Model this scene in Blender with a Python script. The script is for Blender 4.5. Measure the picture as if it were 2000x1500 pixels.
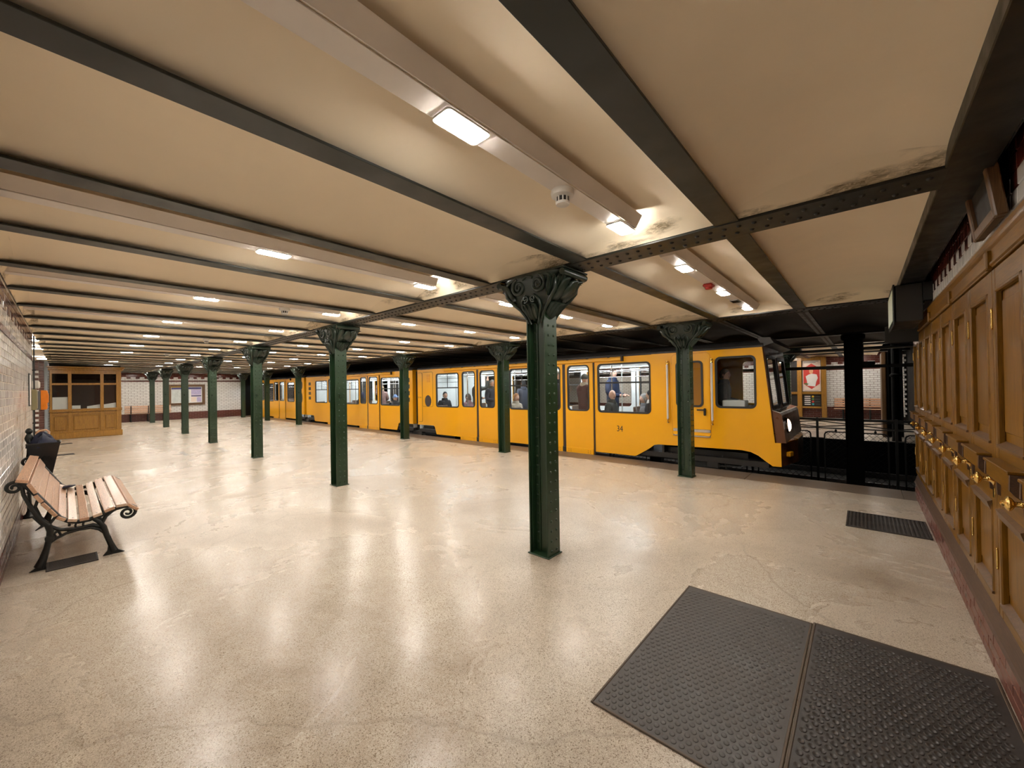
import bpy, bmesh, math, random
from mathutils import Vector, Matrix
R = math.radians
random.seed(7)
S = bpy.context.scene
COL = S.collection
for o in list(S.objects): bpy.data.objects.remove(o)

# ------------------------------------------------------------------ camera, world, exposure
cd = bpy.data.cameras.new('camera'); cam = bpy.data.objects.new('camera', cd); COL.objects.link(cam)
FPX, YAW, PITCH, ROLL, HC = 772.85, R(41.52), R(0.40), R(-0.90), 1.6
cd.sensor_fit = 'HORIZONTAL'; cd.sensor_width = 36.0; cd.lens = FPX/2000*36.0
cd.clip_start = 0.02; cd.clip_end = 200
F = Vector((-math.sin(YAW)*math.cos(PITCH), math.cos(YAW)*math.cos(PITCH), math.sin(PITCH)))
r0 = Vector((math.cos(YAW), math.sin(YAW), 0)); u0 = r0.cross(F)
rr = math.cos(ROLL)*r0 + math.sin(ROLL)*u0; uu = -math.sin(ROLL)*r0 + math.cos(ROLL)*u0
cam.matrix_world = Matrix(((rr.x, uu.x, -F.x, 0), (rr.y, uu.y, -F.y, 0), (rr.z, uu.z, -F.z, HC), (0, 0, 0, 1)))
S.camera = cam
w = bpy.data.worlds.new('world'); S.world = w; w.use_nodes = True
w.node_tree.nodes['Background'].inputs[0].default_value = (0.012, 0.010, 0.008, 1)
w.node_tree.nodes['Background'].inputs[1].default_value = 1.0
S.view_settings.view_transform = 'Standard'; S.view_settings.look = 'None'
S.view_settings.gamma = 1.0; S.view_settings.use_curve_mapping = False
S.view_settings.exposure = 0.0
S.cycles.use_denoising = True
S.cycles.max_bounces = 10; S.cycles.diffuse_bounces = 6; S.cycles.transparent_max_bounces = 16
LAMP_E, TUBE_E, OPP_E = 240.0, 36.0, 210.0

# ------------------------------------------------------------------ materials
def nt(name):
    m = bpy.data.materials.new(name); m.use_nodes = True
    t = m.node_tree; b = t.nodes['Principled BSDF']
    return m, t, b, t.nodes, t.links
def coords(t, scale=(1, 1, 1), kind='Object', rnd=False):
    n, l = t.nodes, t.links
    tc = n.new('ShaderNodeTexCoord'); mp = n.new('ShaderNodeMapping'); mp.inputs['Scale'].default_value = scale
    if rnd:
        oi = n.new('ShaderNodeObjectInfo'); ml = n.new('ShaderNodeVectorMath'); ml.operation = 'MULTIPLY_ADD'
        ml.inputs[1].default_value = (37, 53, 71)
        l.new(oi.outputs['Random'], ml.inputs[0]); l.new(tc.outputs[kind], ml.inputs[2]); l.new(ml.outputs[0], mp.inputs[0])
    else: l.new(tc.outputs[kind], mp.inputs[0])
    return mp.outputs[0]
def ramp(t, stops):
    r = t.nodes.new('ShaderNodeValToRGB'); e = r.color_ramp.elements
    while len(e) < len(stops): e.new(0.5)
    for i, (p, c) in enumerate(stops):
        e[i].position = p; e[i].color = (c[0], c[1], c[2], 1) if not isinstance(c, (int, float)) else (c, c, c, 1)
    return r
def noise(t, vec, scale, detail=4, rough=0.55, dist=0):
    n = t.nodes.new('ShaderNodeTexNoise'); n.inputs['Scale'].default_value = scale; n.inputs['Detail'].default_value = detail
    n.inputs['Roughness'].default_value = rough; n.inputs['Distortion'].default_value = dist
    t.links.new(vec, n.inputs['Vector']); return n.outputs['Fac']
def bump(t, b, h, strength, dist=0.01):
    bn = t.nodes.new('ShaderNodeBump'); bn.inputs['Strength'].default_value = strength; bn.inputs['Distance'].default_value = dist
    t.links.new(h, bn.inputs['Height']); t.links.new(bn.outputs[0], b.inputs['Normal'])
def mix(t, fac, a, b, mode='MIX'):
    m = t.nodes.new('ShaderNodeMix'); m.data_type = 'RGBA'; m.blend_type = mode
    for s, v in ((0, fac), (6, a), (7, b)):
        if hasattr(v, 'is_linked'): t.links.new(v, m.inputs[s])
        elif s == 0: m.inputs[0].default_value = v
        else: m.inputs[s].default_value = (*v, 1)
    return m.outputs[2]
def pm(name, c, rough=0.5, metal=0.0, var=0.12, scale=6, bmp=0.0, bscale=60, stretch=(1, 1, 1), rnd=False, spec=0.5, coat=0.0, rvar=0.1):
    m, t, b, n, l = nt(name)
    v = coords(t, stretch, rnd=rnd)
    f = noise(t, v, scale)
    lo = [x*(1-var) for x in c]; hi = [min(1, x*(1+var)) for x in c]
    r = ramp(t, [(0.3, lo), (0.7, hi)]); l.new(f, r.inputs[0]); l.new(r.outputs[0], b.inputs['Base Color'])
    b.inputs['Metallic'].default_value = metal; b.inputs['Specular IOR Level'].default_value = spec
    b.inputs['Coat Weight'].default_value = coat; b.inputs['Coat Roughness'].default_value = 0.12
    if rvar:
        rr_ = ramp(t, [(0.3, max(0.02, rough-rvar)), (0.7, min(1, rough+rvar))]); l.new(f, rr_.inputs[0]); l.new(rr_.outputs[0], b.inputs['Roughness'])
    else: b.inputs['Roughness'].default_value = rough
    if bmp: bump(t, b, noise(t, v, bscale, 3), bmp, 0.004)
    return m
def emit(name, c, s):
    m, t, b, n, l = nt(name)
    b.inputs['Base Color'].default_value = (0.8, 0.8, 0.8, 1); b.inputs['Emission Color'].default_value = (*c, 1); b.inputs['Emission Strength'].default_value = s
    return m
def wood(name, c1, c2, axis='z', rough=0.34, scale=1.0, coat=0.25, spec=0.5):
    m, t, b, n, l = nt(name)
    st = {'z': (14, 14, 0.9), 'x': (0.9, 14, 14), 'y': (14, 0.9, 14)}[axis]
    v = coords(t, tuple(s*scale for s in st), rnd=True)
    f = noise(t, v, 2.2, 6, 0.6, 0.4); g = noise(t, v, 14, 3, 0.6)
    r = ramp(t, [(0.25, c1), (0.75, c2)]); l.new(f, r.inputs[0])
    r2 = ramp(t, [(0.36, 0.58), (0.6, 1.0)]); l.new(g, r2.inputs[0])
    oi = n.new('ShaderNodeObjectInfo'); rv = ramp(t, [(0, 0.82), (1, 1.0)]); l.new(oi.outputs['Random'], rv.inputs[0])
    k = mix(t, 1.0, mix(t, 0.85, r.outputs[0], r2.outputs[0], 'MULTIPLY'), rv.outputs[0], 'MULTIPLY'); l.new(k, b.inputs['Base Color'])
    b.inputs['Roughness'].default_value = rough; b.inputs['Coat Weight'].default_value = coat; b.inputs['Coat Roughness'].default_value = 0.18; b.inputs['Specular IOR Level'].default_value = spec
    bump(t, b, g, 0.15, 0.002)
    return m
def brickmat(name, c1, c2, mortar, bw, rh, ms, rough, plane):
    m, t, b, n, l = nt(name)
    tc = n.new('ShaderNodeTexCoord'); sp = n.new('ShaderNodeSeparateXYZ'); cb = n.new('ShaderNodeCombineXYZ')
    l.new(tc.outputs['Object'], sp.inputs[0]); l.new(sp.outputs['Y' if plane == 'x' else 'X'], cb.inputs[0]); l.new(sp.outputs['Z'], cb.inputs[1])
    br = n.new('ShaderNodeTexBrick'); l.new(cb.outputs[0], br.inputs['Vector'])
    br.inputs['Color1'].default_value = (*c1, 1); br.inputs['Color2'].default_value = (*c2, 1); br.inputs['Mortar'].default_value = (*mortar, 1)
    br.inputs['Scale'].default_value = 1; br.inputs['Brick Width'].default_value = bw; br.inputs['Row Height'].default_value = rh; br.inputs['Mortar Size'].default_value = ms
    l.new(br.outputs['Color'], b.inputs['Base Color']); b.inputs['Roughness'].default_value = rough
    bn = n.new('ShaderNodeBump'); bn.invert = True; bn.inputs['Strength'].default_value = 0.6; bn.inputs['Distance'].default_value = 0.006
    l.new(br.outputs['Fac'], bn.inputs['Height']); l.new(bn.outputs[0], b.inputs['Normal'])
    return m

def terrazzo():
    m, t, b, n, l = nt('terrazzo')
    v = coords(t)
    def vor(scale, rn=1.0):
        x = n.new('ShaderNodeTexVoronoi'); x.inputs['Scale'].default_value = scale; x.inputs['Randomness'].default_value = rn
        l.new(v, x.inputs['Vector']); return x
    v1, v2 = vor(370), vor(210)
    s1 = n.new('ShaderNodeSeparateColor'); l.new(v1.outputs['Color'], s1.inputs[0])
    r1 = ramp(t, [(0.0, (0.22, 0.175, 0.13)), (0.12, (0.40, 0.335, 0.26)), (0.32, (0.52, 0.455, 0.375)), (0.85, (0.62, 0.555, 0.47)), (1.0, (0.77, 0.71, 0.63))]); l.new(s1.outputs[0], r1.inputs[0])
    s2 = n.new('ShaderNodeSeparateColor'); l.new(v2.outputs['Color'], s2.inputs[0])
    r2 = ramp(t, [(0.90, 0), (0.93, 1)]); l.new(s2.outputs[1], r2.inputs[0])
    c = mix(t, r2.outputs[0], r1.outputs[0], (0.24, 0.185, 0.13))
    st = noise(t, v, 0.55, 7, 0.62, 0.6); r3 = ramp(t, [(0.36, (0.56, 0.50, 0.43)), (0.50, (0.90, 0.87, 0.83)), (0.64, (1.0, 1.0, 1.0))]); l.new(st, r3.inputs[0])
    c = mix(t, 0.45, c, r3.outputs[0], 'MULTIPLY')
    # trodden dirt in darker drifts
    st2 = noise(t, v, 1.3, 8, 0.72, 1.2); r4 = ramp(t, [(0.34, (0.58, 0.51, 0.43)), (0.47, (1, 1, 1))]); l.new(st2, r4.inputs[0])
    c = mix(t, 0.22, c, r4.outputs[0], 'MULTIPLY')
    # worn and spilt patches; broad one near camera also paints in light falloff
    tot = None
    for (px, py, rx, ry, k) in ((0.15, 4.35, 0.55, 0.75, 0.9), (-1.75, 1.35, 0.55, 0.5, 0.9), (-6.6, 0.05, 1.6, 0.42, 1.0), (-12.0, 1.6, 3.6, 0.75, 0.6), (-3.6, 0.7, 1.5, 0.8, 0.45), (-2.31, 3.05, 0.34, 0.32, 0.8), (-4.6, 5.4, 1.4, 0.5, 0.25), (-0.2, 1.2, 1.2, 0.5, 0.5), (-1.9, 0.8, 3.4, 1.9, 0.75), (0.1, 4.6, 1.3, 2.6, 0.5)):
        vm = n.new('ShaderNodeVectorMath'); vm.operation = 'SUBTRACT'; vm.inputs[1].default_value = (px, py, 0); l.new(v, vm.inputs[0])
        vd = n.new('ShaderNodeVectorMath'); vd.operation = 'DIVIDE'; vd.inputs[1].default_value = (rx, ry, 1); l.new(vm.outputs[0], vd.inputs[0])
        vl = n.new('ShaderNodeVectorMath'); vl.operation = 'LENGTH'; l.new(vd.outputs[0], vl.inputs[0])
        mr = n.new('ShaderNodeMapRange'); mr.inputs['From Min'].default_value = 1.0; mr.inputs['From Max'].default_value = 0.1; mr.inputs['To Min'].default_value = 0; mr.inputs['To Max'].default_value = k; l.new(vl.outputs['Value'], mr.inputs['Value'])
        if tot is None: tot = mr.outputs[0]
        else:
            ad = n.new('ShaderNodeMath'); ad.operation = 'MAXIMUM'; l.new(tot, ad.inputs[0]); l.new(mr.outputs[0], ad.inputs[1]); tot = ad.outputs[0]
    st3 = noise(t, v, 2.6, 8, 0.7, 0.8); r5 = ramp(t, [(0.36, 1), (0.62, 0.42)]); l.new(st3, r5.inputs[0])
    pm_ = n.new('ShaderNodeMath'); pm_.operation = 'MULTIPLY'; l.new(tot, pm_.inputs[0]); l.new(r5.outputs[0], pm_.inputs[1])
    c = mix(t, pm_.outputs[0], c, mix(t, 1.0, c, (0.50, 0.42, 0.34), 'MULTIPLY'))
    # fine cracks
    vc = n.new('ShaderNodeTexVoronoi'); vc.feature = 'DISTANCE_TO_EDGE'; vc.inputs['Scale'].default_value = 0.25
    wv = n.new('ShaderNodeVectorMath'); nz = n.new('ShaderNodeTexNoise'); nz.inputs['Scale'].default_value = 1.6; nz.inputs['Detail'].default_value = 5
    l.new(v, nz.inputs['Vector']); ms = n.new('ShaderNodeVectorMath'); ms.operation = 'SCALE'; ms.inputs['Scale'].default_value = 0.5
    l.new(nz.outputs['Color'], ms.inputs[0]); l.new(v, wv.inputs[0]); l.new(ms.outputs[0], wv.inputs[1]); l.new(wv.outputs[0], vc.inputs['Vector'])
    rc = ramp(t, [(0.0, 0.38), (0.0016, 0.0)]); l.new(vc.outputs['Distance'], rc.inputs[0])
    c = mix(t, rc.outputs[0], c, (0.19, 0.15, 0.11))
    l.new(c, b.inputs['Base Color'])
    rg = ramp(t, [(0.32, 0.42), (0.5, 0.28), (0.72, 0.20)]); l.new(st, rg.inputs[0]); l.new(rg.outputs[0], b.inputs['Roughness'])
    b.inputs['Specular IOR Level'].default_value = 0.5
    return m
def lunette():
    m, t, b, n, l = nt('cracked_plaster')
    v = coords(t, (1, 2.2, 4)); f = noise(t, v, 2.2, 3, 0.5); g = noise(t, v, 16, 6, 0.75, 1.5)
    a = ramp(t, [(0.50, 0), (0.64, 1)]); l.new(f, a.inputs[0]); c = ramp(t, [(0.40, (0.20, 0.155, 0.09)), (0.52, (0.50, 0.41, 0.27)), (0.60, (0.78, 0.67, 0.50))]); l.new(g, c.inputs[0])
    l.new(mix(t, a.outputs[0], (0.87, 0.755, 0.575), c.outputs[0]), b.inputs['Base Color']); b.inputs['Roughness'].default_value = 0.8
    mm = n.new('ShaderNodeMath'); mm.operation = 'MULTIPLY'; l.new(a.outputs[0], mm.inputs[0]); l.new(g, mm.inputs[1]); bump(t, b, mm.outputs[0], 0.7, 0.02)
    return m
def glass(name, tint=(0.93, 0.95, 0.95), rough=0.02):
    m, t, b, n, l = nt(name); n.remove(b)
    tr = n.new('ShaderNodeBsdfTransparent'); tr.inputs[0].default_value = (*tint, 1)
    gl = n.new('ShaderNodeBsdfGlossy'); gl.inputs['Roughness'].default_value = rough
    fr = n.new('ShaderNodeFresnel'); fr.inputs['IOR'].default_value = 1.45
    nf = noise(t, coords(t), 3, 2); rm = ramp(t, [(0.3, 0.9), (0.7, 1.0)]); l.new(nf, rm.inputs[0])
    ge = n.new('ShaderNodeNewGeometry'); sb = n.new('ShaderNodeMath'); sb.operation = 'SUBTRACT'; sb.inputs[0].default_value = 1.0; l.new(ge.outputs['Backfacing'], sb.inputs[1])
    fm = n.new('ShaderNodeMath'); fm.operation = 'MULTIPLY'; l.new(fr.outputs[0], fm.inputs[0]); l.new(sb.outputs[0], fm.inputs[1])
    mx = n.new('ShaderNodeMixShader'); l.new(fm.outputs[0], mx.inputs[0]); l.new(tr.outputs[0], mx.inputs[1]); l.new(gl.outputs[0], mx.inputs[2])
    l.new(rm.outputs[0], gl.inputs['Color'])
    l.new(mx.outputs[0], n['Material Output'].inputs[0]); return m

M = dict(
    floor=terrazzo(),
    plaster=pm('cream_plaster', (0.90, 0.78, 0.60), 0.75, var=0.05, scale=1.3, bmp=0.05, bscale=7),
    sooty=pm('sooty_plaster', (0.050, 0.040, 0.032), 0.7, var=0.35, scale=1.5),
    lun=lunette(),
    green=pm('green_paint', (0.011, 0.032, 0.012), 0.36, var=0.15, scale=5, spec=0.5, coat=0.15),
    beam=pm('beam_paint', (0.0095, 0.0115, 0.0085), 0.42, var=0.15, scale=4),
    black=pm('black_iron', (0.005, 0.0055, 0.005), 0.42, var=0.2, scale=8),
    cap=pm('capital_paint', (0.013, 0.022, 0.014), 0.36, var=0.2, scale=7),
    soot=pm('soot', (0.0045, 0.004, 0.0036), 0.85, spec=0.15, var=0.3, scale=3),
    ballast=pm('dark_trackbed', (0.008, 0.007, 0.006), 0.9, var=0.5, scale=25, bmp=0.8, bscale=30),
    rail=pm('rail_steel', (0.10, 0.09, 0.085), 0.35, 0.8),
    trough=pm('trough_enamel', (0.74, 0.68, 0.63), 0.42, var=0.07, scale=3, bmp=0.03, bscale=20),
    white=pm('white_plastic', (0.72, 0.70, 0.66), 0.4, var=0.04),
    red=pm('red_plastic', (0.45, 0.03, 0.02), 0.35),
    granite=pm('edge_granite', (0.165, 0.125, 0.095), 0.42, var=0.3, scale=30),
    tile=pm('white_tile', (0.80, 0.785, 0.765), 0.14, var=0.06, scale=4, rnd=True, rvar=0.05, bmp=0.05, bscale=5),
    grout=pm('grout', (0.55, 0.51, 0.46), 0.8),
    oxtile=pm('oxblood_tile', (0.085, 0.018, 0.014), 0.2, var=0.3, scale=5, rnd=True, rvar=0.06),
    redbrick=pm('glazed_red_brick', (0.120, 0.042, 0.030), 0.35, var=0.35, scale=6, rnd=True, bmp=0.15, bscale=40),
    mat=pm('rubber_mat', (0.046, 0.039, 0.035), 0.5, var=0.25, scale=3, bmp=0.2, bscale=90),
    matdark=pm('rubber_mat_dark', (0.034, 0.028, 0.025), 0.52, var=0.25, scale=3, bmp=0.2, bscale=90),
    brass_trim=pm('brown_mat_frame', (0.075, 0.052, 0.035), 0.5, 0.3),
    brass=pm('brass', (0.78, 0.52, 0.16), 0.16, 1.0, var=0.1, rvar=0.05),
    chrome=pm('chrome', (0.72, 0.70, 0.68), 0.15, 1.0, var=0.05, rvar=0.05),
    dmirror=pm('dark_mirror', (0.16, 0.14, 0.13), 0.06, 1.0, var=0.05, rvar=0.02),
    steel=pm('dull_steel', (0.30, 0.28, 0.26), 0.4, 0.9),
    oak=wood('varnished_oak', (0.130, 0.053, 0.0035), (0.275, 0.122, 0.010), coat=0.04, rough=0.32, spec=0.3),
    oakx=wood('varnished_oak_rail', (0.130, 0.053, 0.0035), (0.275, 0.122, 0.010), 'y', coat=0.04, rough=0.32, spec=0.3),
    ledge=wood('worn_ledge_wood', (0.070, 0.034, 0.018), (0.110, 0.056, 0.030), 'y', 0.6, coat=0.0),
    booth=wood('honey_oak', (0.29, 0.132, 0.014), (0.50, 0.25, 0.034)),
    walnut=wood('brown_wood', (0.11, 0.052, 0.018), (0.19, 0.095, 0.036), rough=0.4, coat=0.1),
    slat=wood('bench_pine', (0.62, 0.34, 0.20), (0.80, 0.51, 0.345), 'x', 0.3),
    slatlight=wood('bench_pale_pine', (0.68, 0.46, 0.32), (0.82, 0.62, 0.47), 'x', 0.3),
    yellow=pm('train_yellow', (0.88, 0.415, 0.003), 0.28, var=0.012, scale=2, coat=0.12, rvar=0),
    yellow2=pm('train_yellow_trim', (0.70, 0.28, 0.004), 0.32, var=0.06, scale=4),
    brown_shade=pm('train_brown_and_shaded_yellow', (0.115, 0.040, 0.012), 0.35),  # housing brown; elsewhere on the front, yellow with shade in the colour
    rubber=pm('black_rubber', (0.018, 0.017, 0.016), 0.5),
    browng=pm('door_seal', (0.035, 0.022, 0.018), 0.5),
    roof=pm('train_roof', (0.055, 0.050, 0.047), 0.45),
    inner=pm('train_lining', (0.60, 0.61, 0.58), 0.45, var=0.04),
    dark=pm('dark_interior', (0.015, 0.012, 0.010), 0.6),
    curtain=pm('brown_curtain', (0.045, 0.022, 0.014), 0.8, var=0.3, scale=5, stretch=(3, 3, 0.4)),
    seat=pm('seat_brown', (0.10, 0.055, 0.03), 0.5),
    paper=pm('white_paper', (0.74, 0.73, 0.71), 0.7, var=0.03),
    bin=pm('bin_plastic', (0.012, 0.012, 0.013), 0.35),
    navy=pm('navy_cloth', (0.012, 0.016, 0.045), 0.7, bmp=0.4, bscale=25),
    orange=pm('orange_plastic', (0.85, 0.24, 0.012), 0.35),
    grey=pm('grey_plastic', (0.16, 0.165, 0.17), 0.4),
    olive=pm('olive_enamel', (0.27, 0.24, 0.13), 0.45),
    bluegrey=pm('bluegrey_paint', (0.27, 0.31, 0.35), 0.5),
    glass=glass('clear_glass'), dglass=glass('dark_glass', (0.55, 0.52, 0.5)),
    lamp=emit('lamp_led', (1.0, 0.945, 0.855), LAMP_E), tube=emit('train_tube', (0.86, 0.93, 1.0), TUBE_E),
    oplamp=emit('far_lamp_led', (1.0, 0.945, 0.87), OPP_E),
    headl=emit('headlight_glow', (1.0, 0.70, 0.50), 5.0), green_scr=emit('green_screen', (0.30, 0.75, 0.05), 0.06),
    walltile=brickmat('far_tile', (0.74, 0.73, 0.71), (0.66, 0.65, 0.63), (0.30, 0.27, 0.25), 0.24, 0.092, 0.009, 0.18, 'x'),
    walltiley=brickmat('opposite_tile', (0.74, 0.73, 0.71), (0.66, 0.65, 0.63), (0.30, 0.27, 0.25), 0.24, 0.092, 0.009, 0.18, 'y'),
    oxx=brickmat('far_oxblood', (0.10, 0.024, 0.018), (0.075, 0.018, 0.014), (0.17, 0.10, 0.085), 0.26, 0.085, 0.006, 0.2, 'x'),
    oxy=brickmat('opposite_oxblood', (0.10, 0.024, 0.018), (0.075, 0.018, 0.014), (0.17, 0.10, 0.085), 0.26, 0.085, 0.006, 0.2, 'y'),
    ppink=pm('poster_cream', (0.74, 0.62, 0.54), 0.5, var=0.02), pred=pm('poster_red', (0.55, 0.045, 0.035), 0.5, var=0.03),
    pblue=pm('poster_blue', (0.05, 0.045, 0.16), 0.5), pyel=pm('poster_yellow', (0.75, 0.50, 0.02), 0.5), pmap=pm('poster_map', (0.50, 0.55, 0.54), 0.5, var=0.15, scale=14),
    pgreen=pm('poster_green', (0.10, 0.22, 0.07), 0.5), ptan=pm('poster_skin', (0.66, 0.36, 0.20), 0.5), plil=pm('poster_lilac', (0.45, 0.40, 0.62), 0.5, var=0.2, scale=20),
    pmaroon=pm('poster_maroon', (0.07, 0.012, 0.015), 0.5), pteal=pm('poster_teal', (0.04, 0.35, 0.42), 0.5),
)
def cloth(name, c): return pm(name, c, 0.85, var=0.18, scale=12, bmp=0.25, bscale=70)

# ------------------------------------------------------------------ mesh helpers
class MB:
    def __init__(s): s.v = []; s.f = []; s.mi = []; s.cur = 0
    def add(s, vs, fs):
        o = len(s.v); s.v += [tuple(p) for p in vs]
        for f in fs: s.f.append(tuple(i+o for i in f)); s.mi.append(s.cur)
        return s
    def box(s, x0, x1, y0, y1, z0, z1, c=0, m=None):
        if x1 < x0: x0, x1 = x1, x0
        if y1 < y0: y0, y1 = y1, y0
        if z1 < z0: z0, z1 = z1, z0
        lo, hi = (x0, y0, z0), (x1, y1, z1)
        if c <= 0:
            vs = [(x, y, z) for x in (x0, x1) for y in (y0, y1) for z in (z0, z1)]
            fs = [(0, 1, 3, 2), (4, 6, 7, 5), (0, 4, 5, 1), (2, 3, 7, 6), (0, 2, 6, 4), (1, 5, 7, 3)]
        else:
            c = min(c, 0.49*min(x1-x0, y1-y0, z1-z0)); vs = []; idx = {}
            for sx in (0, 1):
                for sy in (0, 1):
                    for sz in (0, 1):
                        sg = (sx, sy, sz)
                        for a in range(3):
                            p = [hi[k]-(0 if k == a else c) if sg[k] else lo[k]+(0 if k == a else c) for k in range(3)]
                            idx[(sg, a)] = len(vs); vs.append(p)
            fs = []
            for a in range(3):
                b_, d = [k for k in range(3) if k != a]
                for sa in (0, 1):
                    q = []
                    for sb, sd in ((0, 0), (1, 0), (1, 1), (0, 1)):
                        sg = [0, 0, 0]; sg[a] = sa; sg[b_] = sb; sg[d] = sd; q.append(idx[(tuple(sg), a)])
                    fs.append(q)
            for a, b_ in ((0, 1), (0, 2), (1, 2)):
                d = 3-a-b_
                for sa in (0, 1):
                    for sb in (0, 1):
                        q = []
                        for sd, ax in ((0, a), (1, a), (1, b_), (0, b_)):
                            sg = [0, 0, 0]; sg[a] = sa; sg[b_] = sb; sg[d] = sd; q.append(idx[(tuple(sg), ax)])
                        fs.append(q)
            for sx in (0, 1):
                for sy in (0, 1):
                    for sz in (0, 1): fs.append([idx[((sx, sy, sz), a)] for a in range(3)])
            ce = Vector([(lo[k]+hi[k])/2 for k in range(3)]); g = []
            for q in fs:
                P = [Vector(vs[i]) for i in q]; nn = (P[1]-P[0]).cross(P[2]-P[0])
                if nn.dot(sum(P, Vector())/len(P)-ce) < 0: q = q[::-1]
                g.append(tuple(q))
            fs = g
        if m is not None: vs = [m @ Vector(p) for p in vs]
        return s.add(vs, fs)
    def tube(s, path, r, seg=8, cap=True):
        path = [Vector(p) for p in path]; n = len(path); rs = r if isinstance(r, (list, tuple)) else [r]*n
        rings = []; up = None
        for i, p in enumerate(path):
            d = (path[min(i+1, n-1)]-path[max(i-1, 0)]); d = d.normalized() if d.length > 1e-9 else Vector((0, 0, 1))
            if up is None:
                up = Vector((0, 0, 1)) if abs(d.z) < 0.9 else Vector((1, 0, 0))
            a = up-d*up.dot(d)
            if a.length < 1e-6: a = d.orthogonal()
            a.normalize(); up = a; b = d.cross(a)
            rings.append([p+(a*math.cos(2*math.pi*k/seg)+b*math.sin(2*math.pi*k/seg))*rs[i] for k in range(seg)])
        vs = [q for rg in rings for q in rg]
        fs = [(i*seg+k, i*seg+(k+1) % seg, (i+1)*seg+(k+1) % seg, (i+1)*seg+k) for i in range(n-1) for k in range(seg)]
        if cap: fs += [tuple(range(seg))[::-1], tuple((n-1)*seg+k for k in range(seg))]
        return s.add(vs, fs)
    def lathe(s, prof, m=None, seg=16):
        vs = []; n = len(prof)
        for (r, z) in prof:
            for k in range(seg):
                a = 2*math.pi*k/seg; vs.append(Vector((r*math.cos(a), r*math.sin(a), z)))
        fs = [(i*seg+k, i*seg+(k+1) % seg, (i+1)*seg+(k+1) % seg, (i+1)*seg+k) for i in range(n-1) for k in range(seg)]
        fs += [tuple(range(seg))[::-1], tuple((n-1)*seg+k for k in range(seg))]
        if m is not None: vs = [m @ p for p in vs]
        return s.add(vs, fs)
    def prism(s, poly, d0, d1, f):
        n = len(poly); vs = [f(u, v, d0) for u, v in poly]+[f(u, v, d1) for u, v in poly]
        fs = [tuple(range(n))[::-1], tuple(range(n, 2*n))]+[(i, (i+1) % n, n+(i+1) % n, n+i) for i in range(n)]
        return s.add(vs, fs)
    def build(s, name, mats, parent=None, smooth=None, loc=None):
        me = bpy.data.meshes.new(name); me.from_pydata(s.v, [], s.f)
        for m in (mats if isinstance(mats, (list, tuple)) else [mats]): me.materials.append(m)
        if len(me.materials) > 1: me.polygons.foreach_set('material_index', s.mi)
        fixn(me)
        if smooth is not None:
            me.polygons.foreach_set('use_smooth', [True]*len(me.polygons)); me.set_sharp_from_angle(angle=R(smooth))
        return link(name, me, parent, loc)
def fixn(me):
    bm = bmesh.new(); bm.from_mesh(me); bmesh.ops.recalc_face_normals(bm, faces=bm.faces[:]); bm.to_mesh(me); bm.free()
def link(name, me, parent=None, loc=None):
    o = bpy.data.objects.new(name, me); COL.objects.link(o)
    if parent is not None: o.parent = parent
    if loc is not None: o.location = loc
    return o
def thing(name, label, cat, loc=(0, 0, 0), rz=0, group=None):
    o = bpy.data.objects.new(name, None); COL.objects.link(o); o.empty_display_size = 0.1
    o.location = loc; o.rotation_euler = (0, 0, rz); o['label'] = label; o['category'] = cat
    if group: o['group'] = group
    return o
def tag(o, label, cat, group=None):
    o['label'] = label; o['category'] = cat
    if group: o['group'] = group
    return o
def struct(o, label=None):
    o['kind'] = 'structure'
    if label: o['label'] = label
    return o
def stuff(o): o['kind'] = 'stuff'; return o
def copy_tree(o, parent=None):
    c = o.copy(); COL.objects.link(c)
    if parent is not None: c.parent = parent
    for ch in list(o.children): copy_tree(ch, c)
    return c
ORD = ['first', 'second', 'third', 'fourth', 'fifth', 'sixth', 'seventh', 'eighth', 'ninth', 'tenth', 'eleventh', 'twelfth', 'thirteenth', 'fourteenth', 'fifteenth',
       'sixteenth', 'seventeenth', 'eighteenth', 'nineteenth', 'twentieth', 'twenty-first', 'twenty-second', 'twenty-third', 'twenty-fourth', 'twenty-fifth', 'twenty-sixth', 'twenty-seventh', 'twenty-eighth']
def rrect(x0, x1, z0, z1, r, n=5):
    P = []
    for cx, cz, a0 in ((x1-r, z0+r, -90), (x1-r, z1-r, 0), (x0+r, z1-r, 90), (x0+r, z0+r, 180)):
        for k in range(n+1):
            a = R(a0+90*k/n); P.append((cx+r*math.cos(a), cz+r*math.sin(a)))
    return P
def ellipse(cx, cz, a, b, n=24): return [(cx+a*math.cos(2*math.pi*k/n), cz+b*math.sin(2*math.pi*k/n)) for k in range(n)]
def plate(outline, holes, thick, f=None):
    """flat sheet with holes in the local x-z plane, thickness along y; returns a mesh"""
    cu = bpy.data.curves.new('sheet', 'CURVE'); cu.dimensions = '2D'; cu.fill_mode = 'BOTH'; cu.extrude = thick/2
    for P in [outline]+list(holes):
        sp = cu.splines.new('POLY'); sp.points.add(len(P)-1); sp.use_cyclic_u = True
        for q, (x, z) in zip(sp.points, P): q.co = (x, z, 0, 1)
    o = bpy.data.objects.new('sheet', cu); COL.objects.link(o)
    me = bpy.data.meshes.new_from_object(o)
    bpy.data.objects.remove(o); bpy.data.curves.remove(cu)
    bm = bmesh.new(); bm.from_mesh(me); bmesh.ops.remove_doubles(bm, verts=bm.verts[:], dist=1e-5)
    for v in bm.verts:
        x, z, d = v.co; v.co = (x, -d, z) if f is None else f(x, z, d)
    bmesh.ops.recalc_face_normals(bm, faces=bm.faces[:]); bm.to_mesh(me); bm.free(); me.materials.clear()
    return me
def pl(name, outline, holes, thick, mat, parent, y=0.0, f=None):
    me = plate(outline, holes, thick, f); me.name = name; me.materials.append(mat); return link(name, me, parent, (0, y, 0))
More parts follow.
